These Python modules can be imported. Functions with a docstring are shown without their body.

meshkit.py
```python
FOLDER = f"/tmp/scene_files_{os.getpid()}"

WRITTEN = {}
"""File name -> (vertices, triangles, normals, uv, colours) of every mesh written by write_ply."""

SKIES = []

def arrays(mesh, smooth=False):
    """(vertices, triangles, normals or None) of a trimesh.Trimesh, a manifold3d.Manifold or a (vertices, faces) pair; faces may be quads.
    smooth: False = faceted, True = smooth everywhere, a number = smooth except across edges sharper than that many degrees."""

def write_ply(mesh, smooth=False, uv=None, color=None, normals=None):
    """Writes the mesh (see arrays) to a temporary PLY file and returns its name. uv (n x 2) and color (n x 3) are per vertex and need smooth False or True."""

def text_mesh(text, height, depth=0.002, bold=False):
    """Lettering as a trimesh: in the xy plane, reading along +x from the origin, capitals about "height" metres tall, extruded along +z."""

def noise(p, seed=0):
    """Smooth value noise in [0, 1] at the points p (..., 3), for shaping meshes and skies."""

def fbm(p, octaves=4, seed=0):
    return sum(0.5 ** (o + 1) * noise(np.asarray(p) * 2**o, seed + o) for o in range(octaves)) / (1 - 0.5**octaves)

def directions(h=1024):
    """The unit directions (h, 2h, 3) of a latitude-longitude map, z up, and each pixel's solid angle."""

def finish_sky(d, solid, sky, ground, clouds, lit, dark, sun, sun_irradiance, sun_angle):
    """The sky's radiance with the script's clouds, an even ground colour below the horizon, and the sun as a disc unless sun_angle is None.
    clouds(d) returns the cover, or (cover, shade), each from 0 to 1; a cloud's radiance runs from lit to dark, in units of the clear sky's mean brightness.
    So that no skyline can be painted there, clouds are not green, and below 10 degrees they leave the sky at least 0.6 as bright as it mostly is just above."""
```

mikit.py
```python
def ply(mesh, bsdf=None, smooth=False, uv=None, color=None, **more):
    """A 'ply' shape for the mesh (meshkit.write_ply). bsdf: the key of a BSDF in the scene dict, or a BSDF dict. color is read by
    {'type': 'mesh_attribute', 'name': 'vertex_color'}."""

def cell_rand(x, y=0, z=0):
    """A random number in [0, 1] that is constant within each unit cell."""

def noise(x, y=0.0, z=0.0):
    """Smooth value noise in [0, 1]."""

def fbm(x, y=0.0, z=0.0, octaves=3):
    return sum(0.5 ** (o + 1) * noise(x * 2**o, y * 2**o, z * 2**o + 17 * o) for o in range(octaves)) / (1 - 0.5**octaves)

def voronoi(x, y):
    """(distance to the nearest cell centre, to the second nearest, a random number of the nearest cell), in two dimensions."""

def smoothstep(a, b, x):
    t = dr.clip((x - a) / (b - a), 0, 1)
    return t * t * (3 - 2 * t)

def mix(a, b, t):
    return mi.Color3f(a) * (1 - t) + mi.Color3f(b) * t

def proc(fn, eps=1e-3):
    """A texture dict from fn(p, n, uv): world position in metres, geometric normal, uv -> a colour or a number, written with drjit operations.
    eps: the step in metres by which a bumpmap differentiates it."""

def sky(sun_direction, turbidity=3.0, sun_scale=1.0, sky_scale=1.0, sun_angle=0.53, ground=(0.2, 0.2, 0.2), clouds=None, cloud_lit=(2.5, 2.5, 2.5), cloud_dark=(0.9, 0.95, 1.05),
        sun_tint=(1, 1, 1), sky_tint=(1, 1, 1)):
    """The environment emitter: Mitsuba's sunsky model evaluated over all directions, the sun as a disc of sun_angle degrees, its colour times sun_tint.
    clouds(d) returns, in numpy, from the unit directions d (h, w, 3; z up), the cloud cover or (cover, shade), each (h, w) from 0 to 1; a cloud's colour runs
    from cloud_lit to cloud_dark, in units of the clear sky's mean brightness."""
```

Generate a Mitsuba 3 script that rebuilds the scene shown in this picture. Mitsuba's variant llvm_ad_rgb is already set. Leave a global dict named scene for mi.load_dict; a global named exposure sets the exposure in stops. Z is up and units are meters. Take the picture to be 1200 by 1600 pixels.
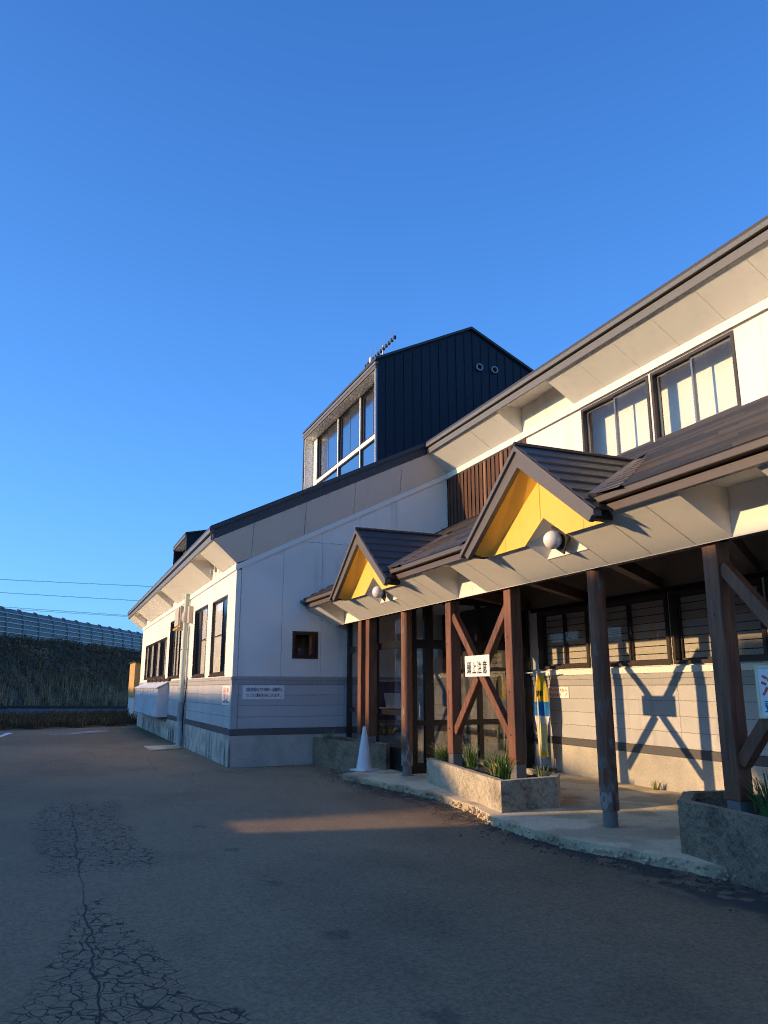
import math, json, random
import numpy as np, trimesh, drjit as dr, mitsuba as mi
import shapely
from shapely.geometry import Polygon, box as sbox
from shapely import affinity
import mikit, meshkit
from mikit import noise, fbm, voronoi, cell_rand, smoothstep, mix, proc

T = mi.ScalarTransform4f
rng = np.random.default_rng(7)

# ------------------------------------------------------------------ camera, sky, exposure
exposure = 2.88
YAW, PITCH, EYE = 0.39582, 0.22613, 1.6
FWD = np.array([math.sin(YAW) * math.cos(PITCH), math.cos(YAW) * math.cos(PITCH), math.sin(PITCH)])
scene = {
    'type': 'scene',
    'camera': {'type': 'perspective', 'fov': 2 * math.degrees(math.atan(600 / 1198.2)), 'fov_axis': 'x', 'near_clip': 0.05, 'far_clip': 3000.0,
               'to_world': T().look_at(origin=[0, 0, EYE], target=[float(FWD[0]), float(FWD[1]), float(EYE + FWD[2])], up=[0, 0, 1])},
    'sky': mikit.sky([-2.82, 0.57, 0.588], turbidity=3.2, sun_scale=0.76, sky_scale=0.95, sun_tint=(0.93, 0.96, 1.17), sky_tint=(0.43, 0.97, 1.95), ground=(0.12, 0.115, 0.11)),
}
labels = {}

# ------------------------------------------------------------------ naming helpers
count = {}


def key_of(name, parent=None):
    base = f'{parent}__{name}' if parent else name
    n = count.get(base, 0)
    count[base] = n + 1
    return base if n == 0 else f'{base}_{n:03d}'


def put(name, mesh, mat, parent=None, smooth=False, label=None, cat=None, group=None, kind=None, color=None):
    k = key_of(name, parent)
    scene[k] = mikit.ply(mesh, mat, smooth, color=color)
    tag(k, label, cat, group, kind)
    return k


def tag(k, label=None, cat=None, group=None, kind=None):
    d = {a: b for a, b in (('label', label), ('category', cat), ('group', group), ('kind', kind)) if b}
    if d:
        labels[k] = d


def thing(name, label, cat, group=None):
    k = key_of(name)
    tag(k, label, cat, group)
    return k


# ------------------------------------------------------------------ mesh helpers
def fix(v, f):
    m = trimesh.Trimesh(np.asarray(v, float), np.asarray(f, int), process=False)
    if m.volume < 0:
        m.invert()
    return m


HEX = np.array([[0, 2, 1], [0, 3, 2], [4, 5, 6], [4, 6, 7], [0, 1, 5], [0, 5, 4], [1, 2, 6], [1, 6, 5], [2, 3, 7], [2, 7, 6], [3, 0, 4], [3, 4, 7]])


def bx(x0, x1, y0, y1, z0, z1, c=0.0):
    if c > 0:
        P = []
        for sx in (0, 1):
            for sy in (0, 1):
                for sz in (0, 1):
                    a = np.array([(x0, x1)[sx], (y0, y1)[sy], (z0, z1)[sz]], float)
                    i = np.array([1 - 2 * sx, 1 - 2 * sy, 1 - 2 * sz]) * c
                    for k in range(3):
                        q = a + i
                        q[k] = a[k]
                        P.append(q)
        return trimesh.convex.convex_hull(np.array(P))
    v = [(x0, y0, z0), (x1, y0, z0), (x1, y1, z0), (x0, y1, z0), (x0, y0, z1), (x1, y0, z1), (x1, y1, z1), (x0, y1, z1)]
    return fix(v, HEX)


def slab(pts, off):
    """A planar convex polygon given a thickness vector."""
    p = np.asarray(pts, float)
    q = p + np.asarray(off, float)
    n = len(p)
    f = [(0, i + 1, i) for i in range(1, n - 1)] + [(n, n + i, n + i + 1) for i in range(1, n - 1)]
    for i in range(n):
        j = (i + 1) % n
        f += [(i, j, n + j), (i, n + j, n + i)]
    return fix(np.vstack([p, q]), f)


def sheet(pts):
    p = np.asarray(pts, float)
    return trimesh.Trimesh(p, [(0, i, i + 1) for i in range(1, len(p) - 1)], process=False)


def bar(p, q, w, h, up=(0, 0, 1), c=0.0):
    """A beam from p to q, w wide across and h high along up."""
    p, q = np.asarray(p, float), np.asarray(q, float)
    L = np.linalg.norm(q - p)
    d = (q - p) / L
    s = np.cross(d, up)
    s /= np.linalg.norm(s)
    u = np.cross(s, d)
    m = bx(0, L, -w / 2, w / 2, -h / 2, h / 2, c)
    M = np.eye(4)
    M[:3, 0], M[:3, 1], M[:3, 2], M[:3, 3] = d, -s, u, p
    m.apply_transform(M)
    return m


def tube(points, r, sides=8, caps=True):
    p = np.asarray(points, float)
    r = np.broadcast_to(r, (len(p),))
    t = np.gradient(p, axis=0)
    t /= np.linalg.norm(t, axis=1, keepdims=True)
    ref = min(np.eye(3), key=lambda e: np.abs(t @ e).max())
    a = np.cross(t, ref)
    a /= np.linalg.norm(a, axis=1, keepdims=True)
    b = np.cross(t, a)
    th = np.arange(sides) * 2 * np.pi / sides
    v = (p[:, None] + r[:, None, None] * (np.cos(th)[None, :, None] * a[:, None] + np.sin(th)[None, :, None] * b[:, None])).reshape(-1, 3)
    f = []
    n = len(p)
    for i in range(n - 1):
        for j in range(sides):
            k = (j + 1) % sides
            f += [(i * sides + j, i * sides + k, (i + 1) * sides + k), (i * sides + j, (i + 1) * sides + k, (i + 1) * sides + j)]
    if caps:
        for j in range(1, sides - 1):
            f += [(0, j + 1, j), ((n - 1) * sides, (n - 1) * sides + j, (n - 1) * sides + j + 1)]
    return fix(v, f)


def cat(ms):
    return trimesh.util.concatenate(ms)


class Fr:
    """A wall's frame: u along, v up, w out of the wall."""

    def __init__(s, O, U, V, N):
        s.O, s.U, s.V, s.N = (np.asarray(a, float) for a in (O, U, V, N))

    def pt(s, u, v, w=0.0):
        return s.O + u * s.U + v * s.V + w * s.N

    def pol(s, g, w0, w1):
        ms = []
        for q in getattr(g, 'geoms', [g]):
            if q.area < 1e-6:
                continue
            m = trimesh.creation.extrude_polygon(q, w1 - w0, engine='earcut')
            v = np.array(m.vertices)
            P = s.O + v[:, :1] * s.U + v[:, 1:2] * s.V + (v[:, 2:3] + w0) * s.N
            ms.append(fix(P, np.array(m.faces)))
        return cat(ms)

    def rect(s, u0, u1, v0, v1, w0, w1):
        return s.pol(sbox(u0, v0, u1, v1), w0, w1)

    def glass(s, u0, u1, v0, v1, w):
        p = [s.pt(u0, v0, w), s.pt(u1, v0, w), s.pt(u1, v1, w), s.pt(u0, v1, w)]
        m = sheet(p)
        if m.face_normals[0] @ s.N < 0:
            m.invert()
        return m


def FX(x0):
    return Fr((x0, 0, 0), (0, 1, 0), (0, 0, 1), (-1, 0, 0))


def FY(y0):
    return Fr((0, y0, 0), (1, 0, 0), (0, 0, 1), (0, -1, 0))


def pieces(parent, fr, outline, holes, us, vs, mat, name, w0, w1, gap=0.006, min_area=0.004):
    us, vs = sorted(us), sorted(vs)
    cut = shapely.union_all([sbox(*h) for h in holes]) if holes else None
    mats = mat if isinstance(mat, list) else [mat]
    for i in range(len(us) - 1):
        for j in range(len(vs) - 1):
            g = outline.intersection(sbox(us[i] + gap / 2, vs[j] + gap / 2, us[i + 1] - gap / 2, vs[j + 1] - gap / 2))
            if cut is not None:
                g = g.difference(cut)
            if g.is_empty or g.area < min_area:
                continue
            for q in getattr(g, 'geoms', [g]):
                if q.area >= min_area:
                    put(name, fr.pol(q, w0, w1), mats[int(rng.integers(len(mats)))], parent)


# ------------------------------------------------------------------ materials
def rgb(*c):
    return {'type': 'rgb', 'value': list(map(float, c))}


def mat(key, base, rough=0.6, bump=None, bscale=0.003, two=False, **more):
    b = {'type': 'principled', 'base_color': base if isinstance(base, dict) else rgb(*base), 'roughness': rough, 'specular': 0.4, **more}
    if bump is not None:
        b = {'type': 'bumpmap', 'arbitrary': proc(bump, 0.002), 'bsdf': b, 'scale': bscale}
    if two:
        b = {'type': 'twosided', 'bsdf': b}
    scene[key] = b
    return key


def weathered(c, amt=0.10, streak=0.12):
    c = np.array(c)

    def fn(p, n, uv):
        a = fbm(p.x * 0.9 + 3, p.y * 0.9, p.z * 0.9, 3)
        s = fbm(p.x * 7, p.y * 7, p.z * 0.5, 2)
        k = 1 - amt * smoothstep(0.4, 0.75, a) - streak * smoothstep(0.55, 0.85, s)
        return mi.Color3f(*map(float, c)) * k
    return proc(fn)


def concrete(c, dark, scale=6.0, stain=0.6):
    def fn(p, n, uv):
        a = fbm(p.x * scale, p.y * scale, p.z * scale, 4)
        s = fbm(p.x * 2.2 + 5, p.y * 2.2, p.z * 0.7, 3)
        g = noise(p.x * 60, p.y * 60, p.z * 60)
        t = smoothstep(0.42, 0.68, s) * stain
        return mix(c, dark, dr.clip(t + (a - 0.5) * 0.5, 0, 1)) * (0.86 + 0.28 * g)
    return proc(fn)


def worn_post(c1, c2):
    def fn(p, n, uv):
        a = fbm(p.x * 34, p.y * 34, p.z * 2.2, 3)
        k = mix(c1, c2, dr.clip(a * 1.3 - 0.2, 0, 1))
        w = fbm(p.x * 14, p.y * 14, p.z * 5, 3) + 0.32 * smoothstep(1.3, 0.3, p.z) - 0.05
        k = mix(k, (0.16, 0.13, 0.11), smoothstep(0.56, 0.68, w) * 0.85)
        return mix(k, (0.36, 0.33, 0.30), smoothstep(0.76, 0.84, w + 0.25 * (noise(p.x * 60, p.y * 60, p.z * 18) - 0.5)) * 0.6)
    return proc(fn)


def pitted(c, dark):
    def fn(p, n, uv):
        a = fbm(p.x * 3.2, p.y * 3.2, p.z * 3.2 + 2, 3)
        b = fbm(p.x * 22, p.y * 22, p.z * 22, 3)
        g = noise(p.x * 75, p.y * 75, p.z * 75)
        s = fbm(p.x * 6, p.y * 6, p.z * 1.1, 2)
        t = smoothstep(0.40, 0.70, a) * 0.40 + smoothstep(0.42, 0.78, b) * 0.5 + smoothstep(0.5, 0.85, s) * 0.35
        k = mix(c, dark, dr.clip(t, 0, 1)) * (0.70 + 0.6 * g)
        return mix(k, (0.55, 0.52, 0.45), smoothstep(0.86, 0.95, g) * 0.4)
    return proc(fn)


def grain(c1, c2, axis='z'):
    def fn(p, n, uv):
        a = fbm(p.x * 34, p.y * 34, p.z * 2.2, 3) if axis == 'z' else fbm(p.x * 5, p.y * 5, p.z * 30, 3)
        b = fbm(p.x * 1.7, p.y * 1.7, p.z * 1.7, 2)
        return mix(c1, c2, dr.clip(a * 1.3 - 0.25 + (b - 0.5) * 0.8, 0, 1))
    return proc(fn)


mat('panel_paint', weathered((0.83, 0.78, 0.70), 0.08, 0.11), 0.55)
mat('panel_paint_warm', weathered((0.85, 0.80, 0.715), 0.08, 0.10), 0.55)
mat('siding_paint', weathered((0.47, 0.46, 0.45), 0.09, 0.12), 0.5)
mat('siding_paint_pale', weathered((0.50, 0.49, 0.48), 0.09, 0.12), 0.5)
mat('belt_paint', weathered((0.37, 0.36, 0.35), 0.06, 0.08), 0.5)
mat('trim_paint', (0.80, 0.77, 0.71), 0.5)
mat('joint', (0.10, 0.10, 0.10), 0.9)
mat('base_flashing', (0.105, 0.10, 0.10), 0.4)
mat('soffit_board', weathered((0.74, 0.72, 0.67), 0.06, 0.06), 0.7)
mat('gutter_metal', (0.165, 0.155, 0.14), 0.38)
mat('porch_gutter_metal', (0.115, 0.092, 0.078), 0.4)
mat('barge_metal', (0.125, 0.112, 0.104), 0.45)
mat('rake_metal', (0.045, 0.046, 0.052), 0.4)
mat('roof_metal', (0.055, 0.05, 0.047), 0.42)
mat('navy_cladding', weathered((0.0045, 0.006, 0.016), 0.15, 0.2), 0.5)
mat('yellow_paint', weathered((0.82, 0.52, 0.10), 0.06, 0.05), 0.55)
mat('frame_bronze', (0.05, 0.038, 0.032), 0.35)
mat('frame_black', (0.012, 0.011, 0.012), 0.3)
mat('frame_silver', (0.22, 0.225, 0.24), 0.3, metallic=0.6)
mat('blind_cloth', (0.74, 0.71, 0.64), 0.9)
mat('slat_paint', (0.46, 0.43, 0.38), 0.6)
mat('dark_inside', (0.035, 0.034, 0.036), 0.9)
mat('gloom', (0.012, 0.012, 0.013), 0.9)
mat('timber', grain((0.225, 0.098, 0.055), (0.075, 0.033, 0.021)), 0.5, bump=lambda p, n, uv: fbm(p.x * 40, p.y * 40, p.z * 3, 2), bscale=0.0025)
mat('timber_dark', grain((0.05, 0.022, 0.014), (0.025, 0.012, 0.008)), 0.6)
mat('timber_worn', worn_post((0.25, 0.11, 0.062), (0.07, 0.03, 0.021)), 0.65, bump=lambda p, n, uv: fbm(p.x * 40, p.y * 40, p.z * 3, 2), bscale=0.004)
mat('board_brown', grain((0.115, 0.052, 0.031), (0.05, 0.024, 0.016)), 0.7)
mat('board_tan', grain((0.30, 0.15, 0.08), (0.18, 0.085, 0.045)), 0.7)
mat('shoe_steel', (0.20, 0.19, 0.185), 0.45, metallic=0.3)
mat('plinth_concrete', concrete((0.50, 0.46, 0.385), (0.27, 0.25, 0.22), 5, 0.45), 0.85, bump=lambda p, n, uv: fbm(p.x * 25, p.y * 25, p.z * 25, 3), bscale=0.004)


def stained_plinth(p, n, uv):
    a = fbm(p.x * 5, p.y * 5, p.z * 5, 3)
    low = fbm(p.y * 0.8 + p.x * 0.8 + 3.1, 2.7, 0, 2)
    s = fbm(p.x * 9, p.y * 9, p.z * 0.8, 3)
    t = smoothstep(0.40, 0.54, low) * smoothstep(0.34, 0.58, s) * smoothstep(0.62, 0.25, p.z)
    c = mix((0.50, 0.45, 0.37), (0.34, 0.305, 0.25), smoothstep(0.35, 0.7, a))
    return mix(c, (0.07, 0.068, 0.062), t * 0.9)


mat('plinth_stained', proc(stained_plinth), 0.85, bump=lambda p, n, uv: fbm(p.x * 25, p.y * 25, p.z * 25, 3), bscale=0.003)
mat('slab_concrete', concrete((0.58, 0.465, 0.30), (0.29, 0.23, 0.145), 2.2, 0.7), 0.85, bump=lambda p, n, uv: fbm(p.x * 30, p.y * 30, p.z * 30, 3), bscale=0.006)
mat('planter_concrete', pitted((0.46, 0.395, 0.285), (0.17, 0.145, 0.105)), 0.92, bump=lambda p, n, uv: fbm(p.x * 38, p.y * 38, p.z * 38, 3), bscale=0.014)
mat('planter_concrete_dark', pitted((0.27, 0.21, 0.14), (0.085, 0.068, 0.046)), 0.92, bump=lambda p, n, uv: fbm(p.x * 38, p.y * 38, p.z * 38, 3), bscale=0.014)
mat('soil', concrete((0.09, 0.07, 0.052), (0.035, 0.028, 0.022), 20, 0.5), 0.95)


def asphalt_fn(p, n, uv):
    x, y = p.x, p.y
    g = noise(x * 130, y * 130) * 0.5 + noise(x * 47, y * 47) * 0.5
    big = fbm(x * 0.35, y * 0.22, 2.0, 4)
    c = mix((0.168, 0.119, 0.068), (0.228, 0.163, 0.095), smoothstep(0.3, 0.7, big)) * (0.62 + 0.76 * g)
    # worn, paler lane beside the wing and grit on the surface
    c = c * (1 - 0.16 * smoothstep(0.45, 0.8, fbm(x * 1.6 + 9, y * 1.1, 5.0, 4)))
    # loose dirt along the broken edge of the slab
    edge = 5.15 + 0.25 * (noise(y * 1.3, 4.0) - 0.5)
    d = (edge - x) / 0.55
    t = smoothstep(1.0, 0.1, d) * smoothstep(2.5, 4.0, y) * smoothstep(15.8, 14.0, y)
    grit = fbm(x * 9, y * 9, 1.0, 3)
    c = mix(c, (0.05, 0.045, 0.038), dr.clip(t * smoothstep(0.25, 0.6, grit) * 1.2, 0, 1))
    # alligator cracks over an old joint
    wx, wy = x + 0.09 * (fbm(x * 9, y * 9, 3.0, 3) - 0.5), y + 0.09 * (fbm(x * 9, y * 9, 8.0, 3) - 0.5)
    f1, f2, _ = voronoi(wx * 10.5, wy * 8.2)
    f1b, f2b, _ = voronoi(wx * 5.2 + 7, wy * 5.0 + 3)
    far = smoothstep(0.58, 0.42, dr.abs(x - 0.48 + 0.25 * (noise(y * 2.0, 9.0) - 0.5)) + 0.0 * y) * smoothstep(7.6, 8.1, y) * smoothstep(12.9, 12.1, y)
    w = 0.56 - 0.19 * (y - 4.2)
    near = smoothstep(w + 0.03, w - 0.06, dr.abs(x - 0.42 + 0.3 * (noise(y * 2.6, 5.0) - 0.5))) * smoothstep(7.2, 6.9, y)
    m = dr.maximum(far, near)
    width = 0.062 + 0.09 * noise(x * 4, y * 4, 6.0) * noise(x * 17, y * 17, 2.0) + 0.025 * smoothstep(7, 10, y)
    line = smoothstep(width, width * 0.3, f2 - f1) * m + smoothstep(width * 0.8, width * 0.25, f2b - f1b) * m
    joint = smoothstep(0.011, 0.003, dr.abs(x - 0.35 - 0.07 * (fbm(y * 5, 2.0, 0.0, 4) - 0.5))) * smoothstep(13.0, 12.0, y)
    line = dr.clip(line + joint * (0.6 + 0.4 * m), 0, 1)
    c = mix(c, (0.018, 0.018, 0.02), line * 0.92)
    # a few oil spots
    for (sx, sy, r) in ((1.72, 9.84, .10), (1.82, 8.34, .10), (1.85, 6.81, .10), (1.88, 5.30, .10), (1.92, 3.85, .12)):
        dd = dr.sqrt(dr.square(x - sx) + dr.square((y - sy) * 0.8)) / r + 0.9 * (noise(x * 20, y * 20, 3.0) - 0.5)
        c = mix(c, (0.03, 0.03, 0.032), smoothstep(1.2, 0.2, dd) * 0.45)
    # fine hair cracks further out
    h1, h2, _ = voronoi(wx * 0.5 + 2, wy * 0.38)
    c = mix(c, (0.04, 0.04, 0.042), smoothstep(0.012, 0.004, h2 - h1) * 0.55 * smoothstep(13, 16, y))
    # moss along the wing's foot
    ms = smoothstep(2.75, 3.4, x + 0.8 * (fbm(x * 3, y * 1.2, 1.0, 3) - 0.5)) * smoothstep(22.5, 25, y) * smoothstep(40, 36, y)
    ms2 = smoothstep(0.35, 0.0, 16.62 - y + 0.3 * (noise(x * 5, y * 5) - 0.5)) * smoothstep(16.0, 16.3, y + x * 0) * smoothstep(3.7, 4.2, x) * smoothstep(5.6, 5.2, x)
    c = mix(c, (0.055, 0.06, 0.022), dr.clip(ms * 0.75 + ms2 * 0.8, 0, 1) * smoothstep(0.3, 0.55, fbm(x * 8, y * 8, 2.0, 3)))
    return c


mat('asphalt', proc(asphalt_fn), 0.88, bump=lambda p, n, uv: noise(p.x * 110, p.y * 110) * 0.6 + noise(p.x * 40, p.y * 40) * 0.4, bscale=0.0035)
mat('earth', concrete((0.10, 0.085, 0.06), (0.05, 0.045, 0.03), 1.5, 0.6), 0.95)
mat('ballast_stone', concrete((0.13, 0.11, 0.10), (0.05, 0.045, 0.04), 12, 0.5), 0.95)
mat('rail_steel', (0.05, 0.035, 0.03), 0.5)
mat('bank_soil', concrete((0.10, 0.075, 0.05), (0.045, 0.034, 0.022), 1.2, 0.7), 0.95)
for i, c in enumerate([(0.31, 0.165, 0.08), (0.15, 0.074, 0.038), (0.14, 0.08, 0.036), (0.46, 0.29, 0.15)]):
    mat(f'dry_grass_{i}', c, 0.9, two=True)
mat('leaf_green', (0.085, 0.18, 0.028), 0.45, two=True)
mat('leaf_pale', (0.14, 0.19, 0.05), 0.5, two=True)
mat('leaf_blue', (0.06, 0.12, 0.04), 0.45, two=True)
mat('line_paint', (0.62, 0.62, 0.62), 0.7)
mat('worn_paint', concrete((0.30, 0.27, 0.23), (0.16, 0.13, 0.10), 3, 0.8), 0.6)
mat('barrier_panel', (0.15, 0.118, 0.096), 0.4, metallic=0.2)
mat('barrier_edge', (0.74, 0.63, 0.52), 0.35)
mat('barrier_post', (0.24, 0.24, 0.25), 0.4)
mat('cover_metal', weathered((0.62, 0.63, 0.65), 0.08, 0.15), 0.4)
mat('pipe_green', (0.42, 0.50, 0.46), 0.4)
mat('pipe_grey', (0.30, 0.31, 0.32), 0.4)
mat('box_beige', (0.52, 0.45, 0.36), 0.5)
mat('box_ochre', (0.50, 0.33, 0.11), 0.5)
mat('ochre_timber', grain((0.60, 0.37, 0.14), (0.46, 0.27, 0.09), 'y'), 0.6)
mat('cone_white', weathered((0.72, 0.72, 0.74), 0.10, 0.12), 0.45)
mat('globe_glass', (0.80, 0.78, 0.76), 0.18, clearcoat=0.6)
mat('bracket_brown', (0.035, 0.026, 0.022), 0.4)
mat('sign_white', (0.80, 0.79, 0.75), 0.45)
mat('sign_blue_white', (0.66, 0.72, 0.78), 0.45)
mat('sign_cream', (0.66, 0.64, 0.42), 0.5)
mat('ink_navy', (0.02, 0.025, 0.09), 0.5)
mat('ink_black', (0.018, 0.018, 0.02), 0.5)
mat('ink_red', (0.55, 0.09, 0.06), 0.5)
mat('ink_faded_red', (0.62, 0.22, 0.14), 0.6)
mat('ink_teal', (0.01, 0.17, 0.22), 0.5)
mat('ink_grey', (0.22, 0.26, 0.28), 0.6)
mat('screw', (0.10, 0.10, 0.12), 0.4, metallic=0.5)
mat('antenna_metal', (0.35, 0.36, 0.38), 0.35, metallic=0.7)
mat('antenna_black', (0.02, 0.02, 0.022), 0.5)
mat('vent_grey', (0.30, 0.31, 0.33), 0.4, metallic=0.3)
mat('wire_black', (0.03, 0.03, 0.035), 0.6)
mat('flag_yellow', (0.72, 0.53, 0.05), 0.8, two=True)
mat('flag_blue', (0.02, 0.20, 0.55), 0.8, two=True)
mat('flag_white', (0.74, 0.70, 0.64), 0.8, two=True)
mat('flag_straw', (0.70, 0.60, 0.26), 0.8, two=True)
mat('flag_ink', (0.06, 0.05, 0.02), 0.8, two=True)
mat('pole_white', (0.72, 0.72, 0.72), 0.35)
mat('floor_tile', (0.36, 0.30, 0.22), 0.5)
mat('tile_cream', (0.55, 0.47, 0.33), 0.4)
mat('board_white', (0.55, 0.55, 0.55), 0.7)
mat('flower_pink', (0.55, 0.25, 0.35), 0.7, two=True)
mat('house_wall', (0.42, 0.38, 0.32), 0.8)
mat('house_roof', (0.06, 0.06, 0.07), 0.6)
mat('flashing_lead', concrete((0.12, 0.102, 0.09), (0.06, 0.052, 0.046), 3, 0.6), 0.34, bump=lambda p, n, uv: fbm(p.x * 7, p.y * 7, p.z * 7, 2), bscale=0.02)
mat('seam_black', (0.015, 0.014, 0.014), 0.6)
scene['pane_glass'] = {'type': 'thindielectric', 'int_ior': 1.6}
scene['pane_clear'] = {'type': 'thindielectric', 'int_ior': 1.33}
mat('pane_coated', (0.46, 0.47, 0.50), 0.14, metallic=1.0)
mat('pane_dark', (0.10, 0.105, 0.115), 0.14, metallic=1.0)
mat('blind_grey', (0.56, 0.545, 0.52), 0.9)
mat('rake_soffit_bounce', weathered((0.76, 0.62, 0.49), 0.05, 0.05), 0.7)  # tan copy of the soffit paint, imitating warm bounced light in its colour
scene['pane_entrance'] = {'type': 'thindielectric', 'int_ior': 1.95}
mat('verge_green', (0.12, 0.105, 0.03), 0.9, two=True)
mat('verge_brown', (0.085, 0.066, 0.036), 0.9, two=True)
mat('room_paint', (0.74, 0.70, 0.63), 0.9)
mat('ceiling_brown', weathered((0.27, 0.215, 0.165), 0.08, 0.08), 0.7)  # ceiling and upper wall boards, darkened to carry the porch shade
# ------------------------------------------------------------------ ground
put('ground', sheet([(-400, -300, -0.35), (400, -300, -0.35), (400, 700, -0.35), (-400, 700, -0.35)]), 'earth', kind='structure', label='bare earth beyond the car park')
lot = Polygon([(-14, -60), (30, -60), (30, 40), (3.2, 36.3), (1.2, 35.4), (-0.8, 34.6), (-1.9, 34.2), (-14, 31.5)])
gx, gy = np.arange(-14, 31, 1.0), np.arange(-8, 41, 1.0)
m = trimesh.creation.extrude_polygon(lot, 0.30, engine='earcut')
m.apply_translation((0, 0, -0.30))
put('car_park', m, 'asphalt', kind='structure', label='grey asphalt car park with cracked patches')
B = thing('station_building', 'long white panelled station building with timber porch and navy roof lantern', 'building')
XA, YA, XB = 3.454, 16.62, 8.69


def zr(x):
    return 7.52 + 0.491 * (x - 8.0)


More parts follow.
